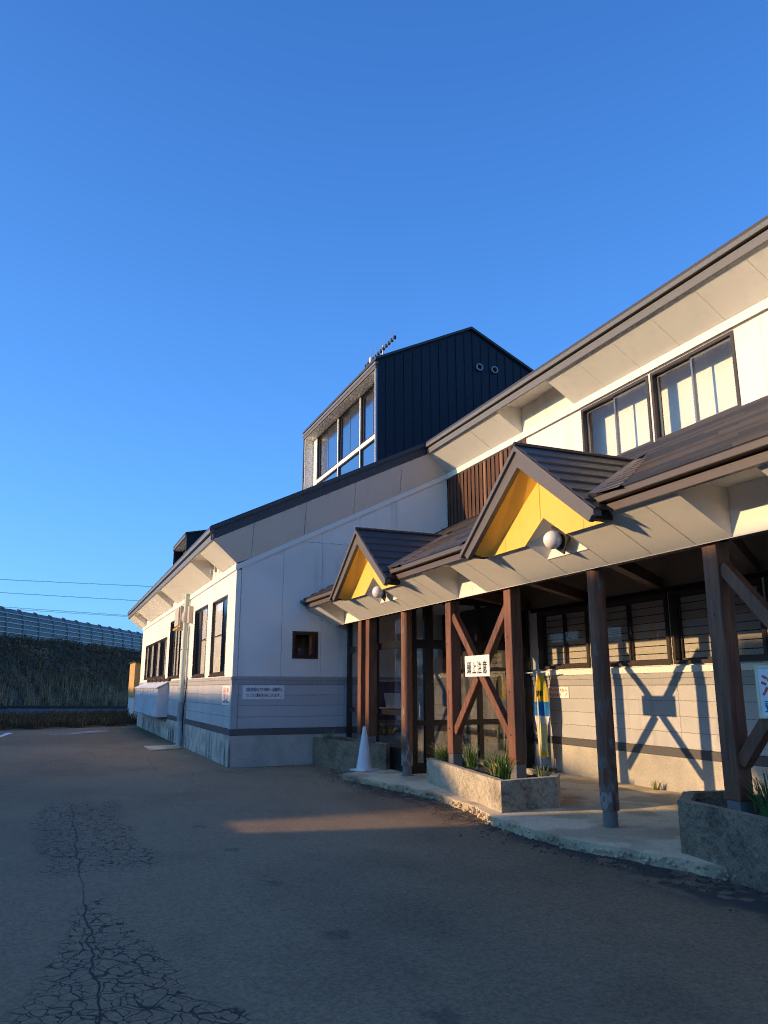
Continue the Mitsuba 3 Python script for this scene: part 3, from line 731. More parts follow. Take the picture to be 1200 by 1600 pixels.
# gutters between the gables
for a, b in ((2.3, GY[0] - 1.20), (GY[0] + 1.24, GY[1] - 1.20), (GY[1] + 1.24, 16.6)):
    put('porch_gutter', bx(5.03, 5.08, a, b, 3.345, 3.432, 0.004), 'porch_gutter_metal', PR)
    put('porch_gutter', bx(5.05, 5.08, a, b, 3.433, 3.451), 'seam_black', PR)  # black strip stands for the shadow line below the lip
    put('porch_gutter', bx(4.955, 5.08, a, b, 3.452, 3.518, 0.006), 'porch_gutter_metal', PR)
put('porch_gutter', slab([(4.90, 16.6, 3.47), (5.76, 16.6, 2.97), (5.76, 16.6, 3.03), (4.90, 16.6, 3.53)], (0, -0.03, 0)), 'gutter_metal', PR)
for gi, g in enumerate(GY):
    G = put('porch_gable', slab([(5.15, g - 1.17, 3.285), (5.15, g + 1.17, 3.285), (5.15, g, 4.045)], (0.03, 0, 0)), 'seam_black', B, label=('yellow porch gable with a globe lamp, nearer one' if gi == 0 else 'yellow porch gable with a globe lamp, farther one'))
    fg = FX(5.149)
    niche = Polygon([(g - 0.06 - 0.42, 3.2), (g - 0.06 + 0.42, 3.2), (g - 0.06 + 0.42, 3.285), (g - 0.06, 3.55), (g - 0.06 - 0.42, 3.285)])
    niche = Polygon([(g - 0.06 - 0.42, 3.2), (g - 0.06 + 0.42, 3.2), (g - 0.06 + 0.40, 3.30), (g - 0.06, 3.56), (g - 0.06 - 0.40, 3.30)])
    tri = Polygon([(g - 1.16, 3.29), (g + 1.16, 3.29), (g, 4.04)]).difference(niche)
    for a, b in ((g - 1.2, g - 0.80), (g - 0.80, g - 0.002), (g + 0.002, g + 0.80), (g + 0.80, g + 1.2)):
        q = tri.intersection(sbox(a + 0.003, 3, b - 0.003, 5))
        put('gable_board', fg.pol(q, 0, 0.012), 'yellow_paint', G)
    # the black core behind the boards must leave the niche open
    scene[G] = mikit.ply(fg.pol(tri.buffer(-0.01), -0.02, -0.001), 'seam_black')
    # sloping yellow soffit from the wall to the bargeboard
    for s in (-1, 1):
        a = [(4.90, g, 4.17), (5.14, g, 4.03), (5.14, g + s * 1.17, 3.28), (4.90, g + s * 1.24, 3.285)]
        put('gable_soffit', slab(a, (0, 0, 0.012)), 'yellow_paint', G)
        # bargeboard: front board, narrow upper moulding
        p0, p1 = np.array([0, g, GZ]), np.array([0, g + s * 1.37, GZ - GS * 1.37])
        d = 0.205
        put('bargeboard', slab([(GX, g, GZ - 0.03), (GX, g + s * 1.35, GZ - 0.03 - GS * 1.35), (GX, g + s * 1.27, GZ - 0.03 - GS * 1.27 - 0.135), (GX, g, GZ - 0.225)], (0.065, 0, 0)), 'barge_metal', G)
        put('bargeboard', slab([(GX - 0.035, g, GZ + 0.035), (GX - 0.035, g + s * 1.40, GZ + 0.035 - GS * 1.40), (GX - 0.035, g + s * 1.40, GZ - 0.028 - GS * 1.40), (GX - 0.035, g, GZ - 0.028)], (0.10, 0, 0)), 'barge_metal', G)
        put('barge_end', bx(GX + 0.066, 5.12, g + s * 1.255 - 0.05, g + s * 1.255 + 0.05, 3.275, 3.42), 'seam_black', G)
        # gable roof: stepped courses running back into the main slope
        n = 7
        for k in range(n):
            t0, t1 = k / n, min(1.0, (k + 1) / n + 0.03)
            ya, yb = g + s * 1.42 * t0, g + s * 1.42 * t1
            za, zb = GZ + 0.06 - GS * 1.42 * t0, GZ + 0.06 - GS * 1.42 * t1
            xe0 = PX0 + (za - PZ0) / PS + 0.05
            xe1 = PX0 + max(0.03, (zb - PZ0) / PS + 0.05)
            put('tile_course', slab([(GX - 0.02, ya, za - 0.012), (xe0, ya, za - 0.012), (xe1, yb, zb + 0.014), (GX - 0.02, yb, zb + 0.014)], (0, 0, -0.022)), 'tile_metal', G)
        # lead valley
        vx0, vx1 = 4.95, PX0 + (GZ + 0.06 - PZ0) / PS
        q = []
        N_ = 7
        for k in range(N_):
            t = k / (N_ - 1)
            x_ = vx0 + (vx1 - vx0) * t
            z_ = pz(x_)
            yv = g + s * (GZ + 0.06 - z_) / GS
            wv = 0.42 * (1 - 0.5 * t) * (0.85 + 0.3 * math.sin(3 * t + 1))
            q.append(((x_, yv - s * 0.10, z_ + 0.10 * GS + 0.02), (x_, yv + s * 0.02, z_ + 0.062), (x_ - wv * 0.15, yv + s * wv, pz(x_ - wv * 0.15) + 0.058)))
        v = np.array(q).reshape(-1, 3)
        f = []
        for k in range(N_ - 1):
            for c in range(2):
                a0 = k * 3 + c
                f += [(a0, a0 + 1, a0 + 4), (a0, a0 + 4, a0 + 3)]
        put('valley_flashing', trimesh.Trimesh(v, f, process=False), 'flashing_two', G)
    put('ridge_cap', tube([(GX - 0.03, g, GZ + 0.06), (PX0 + (GZ + 0.06 - PZ0) / PS, g, GZ + 0.06)], 0.028, 6), 'tile_metal', G)
    # niche behind the lamp
    nb, yb_ = 5.44, g - 0.06
    zf = 2.98 + 0.57 * (5.73 - nb)
    zi = 2.98 + 0.57 * (5.73 - 5.15)
    put('niche_board', slab([(nb, yb_ - 0.40, zf - 0.004), (nb, yb_ + 0.40, zf - 0.004), (nb, yb_, 3.56)], (0.012, 0, 0)), 'soffit_board', G)
    for s in (-1, 1):
        put('niche_board', slab([(5.150, yb_ + s * 0.40, 3.302), (5.150, yb_, 3.56), (nb, yb_, 3.56), (nb, yb_ + s * 0.40, zf)], (0, s * 0.008, 0.008)), 'soffit_board', G)
scene['flashing_two'] = {'type': 'twosided', 'bsdf': scene['flashing_lead']}

# porch soffit panels
PF = put('porch_soffit', bx(5.735, 5.752, 2.4, 16.6, 2.979, 2.9865), 'trim_paint', B)
SX, SZ, SS = 5.73, 2.985, 0.57


def sz(x):
    return SZ + SS * (SX - x)


def soff(a, b, xo):
    y0, y1 = a + 0.006, b - 0.006
    put('soffit_panel', slab([(SX, y0, SZ), (xo, y0, sz(xo)), (xo, y1, sz(xo)), (SX, y1, SZ)], (0, 0, 0.012)), 'soffit_board', PF)


def in_gable(y):
    return any(abs(y - g) < 1.165 for g in GY)


edges = [2.4, 2.62, 3.53, 4.35, None, 5.25, 5.70, 6.315, 7.02, 7.82, 8.645, 9.36, 9.80, None, 10.67, 11.13, 11.695, 12.40, 13.20, 14.025, 14.77, 15.03, None, 15.94, 16.6]
notches = [(4.35, 5.25), (9.80, 10.67), (15.03, 15.94)]
for i in range(len(edges) - 1):
    a, b = edges[i], edges[i + 1]
    if a is None or b is None:
        continue
    c = (a + b) / 2
    xo = 5.155 if in_gable(c) else 5.07
    if abs(c - (GY[0] - 0.06)) < 0.05 or abs(c - (GY[1] - 0.06)) < 0.05:
        xo = 5.44
    soff(a, b, xo)
for a, b in notches:
    for yy, s in ((a, 1), (b, -1)):
        put('soffit_cheek', slab([(SX, yy, SZ), (5.07, yy, sz(5.07)), (5.07, yy, 3.46), (SX, yy, 3.46)], (0, -0.012 * s, 0)), 'soffit_board', PF)
    put('recess_board', slab([(SX, a, 3.46), (5.07, a, 3.46), (5.07, b, 3.46), (SX, b, 3.46)], (0, 0, 0.01)), 'soffit_board', PF)
    mid = (a + b) / 2
    put('recess_back', bx(SX + 0.002, SX + 0.014, a, mid - 0.003, 2.987, 3.46), 'trim_paint', PF)
    put('recess_back', bx(SX + 0.002, SX + 0.014, mid + 0.003, b, 2.987, 3.46), 'trim_paint', PF)
# ceiling under the porch roof
for k in range(9):
    y0 = 2.4 + k * 1.578
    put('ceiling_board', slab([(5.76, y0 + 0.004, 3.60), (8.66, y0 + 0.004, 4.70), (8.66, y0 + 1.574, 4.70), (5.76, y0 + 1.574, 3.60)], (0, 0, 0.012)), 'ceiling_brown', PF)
put('recess_back', bx(SX + 0.02, SX + 0.03, 2.4, 16.6, 2.99, 3.6), 'soffit_board', PF)

# ------------------------------------------------------------------ porch frame: posts, beams, braces
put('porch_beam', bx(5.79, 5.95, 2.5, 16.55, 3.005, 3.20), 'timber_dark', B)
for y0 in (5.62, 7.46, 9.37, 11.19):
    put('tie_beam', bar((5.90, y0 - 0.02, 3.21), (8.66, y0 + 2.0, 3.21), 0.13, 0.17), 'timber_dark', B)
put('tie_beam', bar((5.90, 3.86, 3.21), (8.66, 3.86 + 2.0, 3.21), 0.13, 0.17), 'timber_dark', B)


def round_post(x, y, m, label):
    zz = np.array([0.27, 0.9, 1.8, 2.6, 3.004])
    p = put('porch_post', tube(np.c_[np.full(5, x), np.full(5, y), zz], [0.104, 0.103, 0.101, 0.1, 0.1], 20), m, B, smooth=40, label=label)
    put('post_shoe', tube([(x, y, 0.09), (x, y, 0.268)], 0.082, 18), 'shoe_steel', p, smooth=40)
    put('base_plate', bx(x - 0.11, x + 0.11, y - 0.11, y + 0.11, 0.098, 0.106), 'shoe_steel', p)


def square_post(x, y, w, zb, label=None, m='timber'):
    p = put('porch_post', bx(x - w / 2, x + w / 2, y - w / 2, y + w / 2, zb + 0.18, 3.004, 0.008), m, B, label=label)
    h = w / 2 - 0.012
    put('post_shoe', bx(x - h, x + h, y - h, y + h, zb - 0.1, zb + 0.179), 'shoe_steel', p)
    for z in (0.98, 1.55, 2.3):
        put('bolt', tube([(x - w / 2 - 0.008, y + 0.01, z), (x - w / 2 + 0.01, y + 0.01, z)], 0.014, 8), 'screw', p)


round_post(5.87, 7.46, 'timber_worn', 'round timber post on the slab between the two planters')
round_post(5.87, 12.98, 'timber_worn', 'round timber post beside the glass entrance')
XP = ((11.19, 9.37), (5.62, 3.86))
for ya, yb in XP:
    square_post(5.89, ya, 0.18, 0.42)
    square_post(5.89, yb, 0.18, 0.42)
    y0, y1 = ya - 0.09, yb + 0.09
    ym = (y0 + y1) / 2
    zm = 1.84
    put('cross_brace', bar((5.885, y0, 2.75), (5.885, y1, 0.93), 0.10, 0.125, up=(0, 0, 1), c=0.006), 'timber', B)
    d = np.array([y1 - y0, 0.93 - 2.75])
    for (pa, pb) in (((y1, 2.75), (ym + 0.075 * -1, zm + 0.075)), ((ym + 0.075, zm - 0.075), (y0, 0.93))):
        put('cross_brace', bar((5.885, pa[0], pa[1]), (5.885, pb[0], pb[1]), 0.10, 0.125, up=(0, 0, 1), c=0.006), 'timber', B)
for yy in (15.17, 14.72):
    square_post(5.87, yy, 0.18, 0.50)

# ------------------------------------------------------------------ paving slab and planters
def rough_edge(pts, amp, seedv, seg=0.06):
    P = np.array(pts, float)
    out = []
    for a, b in zip(P[:-1], P[1:]):
        n = max(2, int(np.linalg.norm(b - a) / seg))
        for k in range(n):
            out.append(a + (b - a) * k / n)
    out.append(P[-1])
    out = np.array(out)
    j = meshkit.fbm(np.c_[out * 5, np.zeros(len(out))], 3, seedv) - 0.5
    out[:, 0] += amp * 2 * j
    return out


edge = rough_edge([(5.7, 0.5), (5.62, 3.0), (5.50, 5.0), (5.28, 6.0), (4.98, 7.0), (4.95, 7.8), (4.97, 8.6), (5.2, 9.4), (5.28, 10.9), (5.06, 12.67), (4.89, 13.72), (5.25, 13.95), (5.6, 14.35)], 0.06, 3)
pp = np.vstack([edge, [(5.9, 16.6), (8.67, 16.6), (8.67, 0.5)]])
top = Polygon(pp).buffer(0)
m = trimesh.creation.extrude_polygon(top.buffer(-0.02), 0.17, engine='earcut')
m.apply_translation((0, 0, -0.07))
SL = put('porch_slab', m, 'slab_concrete', kind='structure', label='concrete porch slab with a broken edge')
# crumbling rim of the slab
E2 = rough_edge([(5.50, 5.0), (5.28, 6.0), (4.98, 7.0), (4.95, 7.8), (4.97, 8.6), (5.2, 9.4), (5.28, 10.9), (5.06, 12.67), (4.89, 13.72), (5.25, 13.95)], 0.06, 3, 0.045)
cr = np.random.default_rng(5)
stones = []
for (x, y) in E2:
    for _ in range(2):
        s = cr.uniform(0.008, 0.02)
        t = trimesh.creation.icosphere(1, s)
        t.vertices *= cr.uniform(0.6, 1.3, 3)
        t.vertices += (cr.random(t.vertices.shape) - 0.5) * s * 0.5
        t.apply_translation((x + cr.normal(0.0, 0.015), y + cr.normal(0, 0.03), cr.uniform(0.0, 0.09)))
        stones.append(t)
put('slab_edge_rubble', cat(stones), 'slab_concrete', kind='stuff', label='crumbled concrete bits along the slab edge', smooth=50)
pt = np.random.default_rng(8)
peb = []
for _ in range(900):
    y = pt.uniform(3.2, 15.5)
    x = np.interp(y, [0, 5, 6, 7, 8.6, 10.9, 12.7, 13.7, 16], [5.6, 5.5, 5.25, 4.95, 4.95, 5.25, 5.0, 4.85, 5.6]) - abs(pt.normal(0.04, 0.22))
    s = pt.uniform(0.004, 0.014)
    t = trimesh.creation.icosphere(0, s)
    t.vertices *= pt.uniform(0.6, 1.2, 3)
    t.apply_translation((x, y, s * 0.3))
    peb.append(t)
put('gravel', cat(peb), 'soil', kind='stuff', label='loose gravel and dirt along the kerbless slab edge')


def planter(poly, z0, z1, wall, label, m, soil_drop=0.07):
    P = Polygon(poly)
    inner = P.buffer(-wall, join_style='mitre')
    t = thing('concrete_planter', label, 'planter')
    body = trimesh.creation.extrude_polygon(P.difference(inner), z1 - z0, engine='earcut')
    body.apply_translation((0, 0, z0))
    body = body.subdivide_to_size(0.12) if hasattr(body, 'subdivide_to_size') else body
    v = np.array(body.vertices)
    n = meshkit.fbm(v * 6, 3, 11) - 0.5
    n2 = meshkit.fbm(v * 25, 2, 4) - 0.5
    c = np.array(P.centroid.coords[0])
    dirv = v[:, :2] - c
    dirv /= np.linalg.norm(dirv, axis=1, keepdims=True)
    v[:, :2] += dirv * (n * 0.02 + n2 * 0.008)[:, None]
    v[:, 2] += np.where(v[:, 2] > z1 - 0.01, n * 0.015 + n2 * 0.008, 0)
    put('wall', trimesh.Trimesh(v, body.faces, process=False), m, t, smooth=35)
    g = inner.buffer(0.02)
    s = trimesh.creation.extrude_polygon(g, 0.04, engine='earcut')
    s.apply_translation((0, 0, z1 - soil_drop - 0.04))
    put('soil', s, 'soil', t)
    lump = []
    lr = np.random.default_rng(len(labels))
    x0, y0, x1, y1 = inner.bounds
    while len(lump) < 220:
        x, y = lr.uniform(x0, x1), lr.uniform(y0, y1)
        if not g.contains(shapely.Point(x, y)):
            continue
        q = trimesh.creation.icosphere(0, lr.uniform(0.01, 0.03))
        q.apply_translation((x, y, z1 - soil_drop + 0.002))
        lump.append(q)
    put('soil_lump', cat(lump), 'soil', t)
    labels[t + '__soil_lump'] = {'kind': 'stuff'}
    return t


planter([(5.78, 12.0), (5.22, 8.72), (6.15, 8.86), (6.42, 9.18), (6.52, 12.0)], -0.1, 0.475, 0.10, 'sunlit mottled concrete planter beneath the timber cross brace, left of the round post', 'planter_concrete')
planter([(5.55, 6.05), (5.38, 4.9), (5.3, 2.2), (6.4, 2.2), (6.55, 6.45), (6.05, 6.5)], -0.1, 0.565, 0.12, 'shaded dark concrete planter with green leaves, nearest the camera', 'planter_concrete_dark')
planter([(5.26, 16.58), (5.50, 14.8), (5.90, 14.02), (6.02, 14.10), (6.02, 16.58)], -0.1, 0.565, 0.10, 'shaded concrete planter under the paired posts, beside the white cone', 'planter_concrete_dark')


# ------------------------------------------------------------------ leafy clumps
def clump(x, y, z, h, n, spread, m, label, seedv, name='daffodil_clump', group=None):
    r = np.random.default_rng(seedv)
    t = thing(name, label, 'plant', group)
    for i in range(n):
        a = r.uniform(0, 2 * math.pi)
        rad = spread * 0.45 * math.sqrt(r.random())
        hh = h * r.uniform(0.6, 1.1)
        lean = r.uniform(0.05, 0.45) * spread * 2
        w = r.uniform(0.006, 0.011)
        b = np.array([x + rad * math.cos(a), y + rad * math.sin(a), z])
        d = np.array([math.cos(a + r.normal(0, .4)), math.sin(a + r.normal(0, .4)), 0])
        s = np.array([-d[1], d[0], 0]) if r.random() < 0.5 else np.array([math.cos(a * 3), math.sin(a * 3), 0])
        v, f = [], []
        S_ = 5
        for k in range(S_):
            u = k / (S_ - 1)
            c = b + d * lean * u ** 2 + np.array([0, 0, hh * (u - 0.12 * u ** 3 * (lean / max(spread, .01)))])
            ww = w * (1 - 0.75 * u ** 2.5)
            v += [c - s * ww, c + d * 0.003, c + s * ww]
        for k in range(S_ - 1):
            for c in range(2):
                a0 = k * 3 + c
                f += [(a0, a0 + 1, a0 + 4), (a0, a0 + 4, a0 + 3)]
        put('leaf', trimesh.Trimesh(v, f, process=False), m if r.random() < 0.74 else ('leaf_pale' if r.random() < 0.65 else 'dry_grass_3'), t, smooth=True)
    return t


clump(5.93, 11.55, 0.40, 0.36, 110, 0.30, 'leaf_green', 'big tuft of strap leaves at the left end of the sunlit planter', 1)
clump(6.08, 11.02, 0.40, 0.36, 60, 0.18, 'leaf_green', 'narrow upright tuft of leaves just right of the left brace post', 2)
clump(5.78, 9.62, 0.40, 0.34, 150, 0.34, 'leaf_green', 'widest tuft of strap leaves in front of the right brace post', 3)
clump(6.10, 9.10, 0.40, 0.20, 30, 0.16, 'leaf_pale', 'small pale tuft of leaves at the right end of the sunlit planter', 4)
clump(5.98, 5.35, 0.48, 0.38, 130, 0.26, 'leaf_blue', 'dark green tuft of leaves in the shaded planter nearest the camera', 5)
clump(5.50, 16.25, 0.49, 0.26, 26, 0.22, 'leaf_blue', 'sparse weeds against the shaded wall in the left planter', 6, 'weed_clump')
clump(8.56, 9.75, 0.10, 0.13, 18, 0.12, 'leaf_pale', 'dry tuft of grass at the foot of the sunlit porch wall', 7, 'grass_tuft')

# ------------------------------------------------------------------ glass entrance
V = thing('entrance_vestibule', 'dark framed glass entrance box under the porch, beside the shaded wall', 'entrance')
VX, VY = 6.06, 13.22
fv, fy = FX(VX), FY(VY)
FB = 'frame_black'
FT = 3.32
for a, b in ((16.48, 16.60), (14.9, 14.96), (13.30, 13.40)):
    put('mullion', fv.rect(a, b, 0.1, FT, -0.06, 0.03), FB, V)
put('corner_post', bx(VX - 0.03, VX + 0.12, VY - 0.03, VY + 0.075, 0.1, FT, 0.006), FB, V)
for (z0, z1) in ((0.1, 0.50), (1.10, 1.20), (2.37, 2.50), (3.18, FT)):
    put('rail', fv.rect(13.402, 14.898, z0, z1, -0.05, 0.022), FB, V)
    put('rail', fv.rect(14.962, 16.478, z0, z1, -0.05, 0.022), FB, V)
for a, b in ((13.402, 14.898), (14.962, 16.478)):
    for z0, z1 in ((0.50, 1.10), (1.20, 2.37), (2.50, 3.18)):
        put('pane', fv.glass(a, b, z0, z1, -0.015), 'pane_glass', V)
xs = ((6.34, 6.52), (7.47, 7.56), (8.46, 8.66))
for a, b in xs:
    put('mullion', fy.rect(a, b, 0.1, FT, -0.06, 0.03), FB, V)
spans = ((6.182, 6.338), (6.522, 7.468), (7.562, 8.458))
for i, (a, b) in enumerate(spans):
    for (z0, z1) in ((0.1, 0.28), (0.93, 1.03), (2.33, 2.50), (3.18, FT)):
        put('rail', fy.rect(a, b, z0, z1, -0.05, 0.022), FB, V)
    for z0, z1 in ((0.28, 0.93), (1.03, 2.33)):
        put('pane', fy.glass(a, b, z0, z1, -0.015), 'pane_entrance', V)
    put('pane', fy.glass(a, b, 2.50, 3.18, -0.015), 'pane_entrance', V)
D_ = put('door', fy.pol(sbox(6.19, 0.3, 6.33, 2.32).difference(sbox(6.205, 1.06, 6.315, 2.29)).difference(sbox(6.205, 0.36, 6.315, 0.92)), -0.05, -0.025), 'frame_silver', V)
put('handle', tube([(6.21, VY - 0.03, 1.05), (6.21, VY - 0.055, 1.10), (6.21, VY - 0.055, 1.30), (6.21, VY - 0.03, 1.35)], 0.011, 8), 'pole_white', D_)
put('ceiling', bx(VX + 0.05, XB - 0.02, VY + 0.05, 16.6, FT, FT + 0.03), 'soffit_board', V)
put('floor', bx(VX + 0.05, XB - 0.02, VY + 0.07, 16.6, 0.101, 0.13), 'floor_tile', V)
put('inner_wall', bx(8.45, 8.50, 13.4, 16.58, 0.131, FT - 0.001), 'dark_inside', V)
for i in range(5):
    for j in range(2):
        put('wall_tile', bx(6.6 + 0.36 * i, 6.95 + 0.36 * i, 13.9, 13.93, 0.135 + 0.2 * j, 0.33 + 0.2 * j), 'tile_cream', V)
t = thing('display_stand', 'white edged display board with papers behind the entrance glass', 'display stand')
put('frame', FY(16.2).pol(sbox(6.45, 0.9, 7.25, 1.78).difference(sbox(6.48, 0.9, 7.22, 1.75)), 0, 0.04), 'board_white', t)
put('back', FY(16.2).rect(6.48, 7.22, 0.9, 1.75, 0, 0.015), 'ink_navy', t)
put('paper', slab([(6.72, 15.95, 1.20), (7.12, 15.95, 1.20), (7.12, 16.10, 1.50), (6.72, 16.10, 1.50)], (0, 0.005, 0.002)), 'board_white', t)
for z in (0.62, 0.90, 1.17):
    put('shelf', bx(6.30, 7.35, 15.8, 16.22, z, z + 0.025), 'board_white' if z > 1 else 'board_brown', t)
for x in (6.32, 7.3):
    put('upright', bx(x, x + 0.03, 16.17, 16.22, 0.13, 1.78), 'frame_silver', t)
put('card', slab([(6.95, 15.85, 0.93), (7.13, 15.85, 0.93), (7.13, 15.92, 1.10), (6.95, 15.92, 1.10)], (0, 0.005, 0.001)), 'board_white', t)
clump(6.75, 15.85, 0.645, 0.22, 40, 0.34, 'leaf_pale', 'low potted grass on the shelf behind the entrance glass', 9, 'potted_grass')
t = thing('artificial_flower', 'small pink flowers standing behind the entrance glass', 'flowers')
for k in range(5):
    a = k * 1.3
    put('stem', tube([(6.42, 15.9, 1.2), (6.42 + 0.05 * math.cos(a), 15.9 + .03 * math.sin(a), 1.42 + 0.05 * k)], 0.004, 5), 'leaf_green', t)
    q = trimesh.creation.icosphere(1, 0.028)
    q.apply_translation((6.42 + 0.05 * math.cos(a), 15.9 + .03 * math.sin(a), 1.43 + 0.05 * k))
    put('flower', q, 'flower_pink', t)
# ------------------------------------------------------------------ globe lamps
for i, g in enumerate(GY):
    t = thing('globe_lamp', 'white globe lamp under the nearer, larger yellow gable' if i == 0 else 'white globe lamp under the farther, smaller yellow gable', 'lamp')
    c = np.array([5.21, g - 0.12, 3.29])
    s = trimesh.creation.icosphere(3, 0.108)
    s.apply_translation(c)
    put('globe', s, 'globe_glass', t, smooth=True)
    put('bracket', bar(c + [0.235, 0, 0.05], c + [0.10, 0, 0.0], 0.07, 0.07), 'bracket_brown', t)
    b = bx(c[0] + 0.085, c[0] + 0.105, -0.155, 0.155, -0.115, 0.115, 0.004)
    M = trimesh.transformations.rotation_matrix(0.5, (1, 0, 0))
    b.apply_transform(M)
    b.apply_translation((0, c[1], c[2]))
    put('back_plate', b, 'bracket_brown', t)
    b = bx(c[0] + 0.05, c[0] + 0.085, -0.16, 0.16, 0.10, 0.125)
    b.apply_transform(M)
    b.apply_translation((0, c[1], c[2]))
    put('hood', b, 'bracket_brown', t)

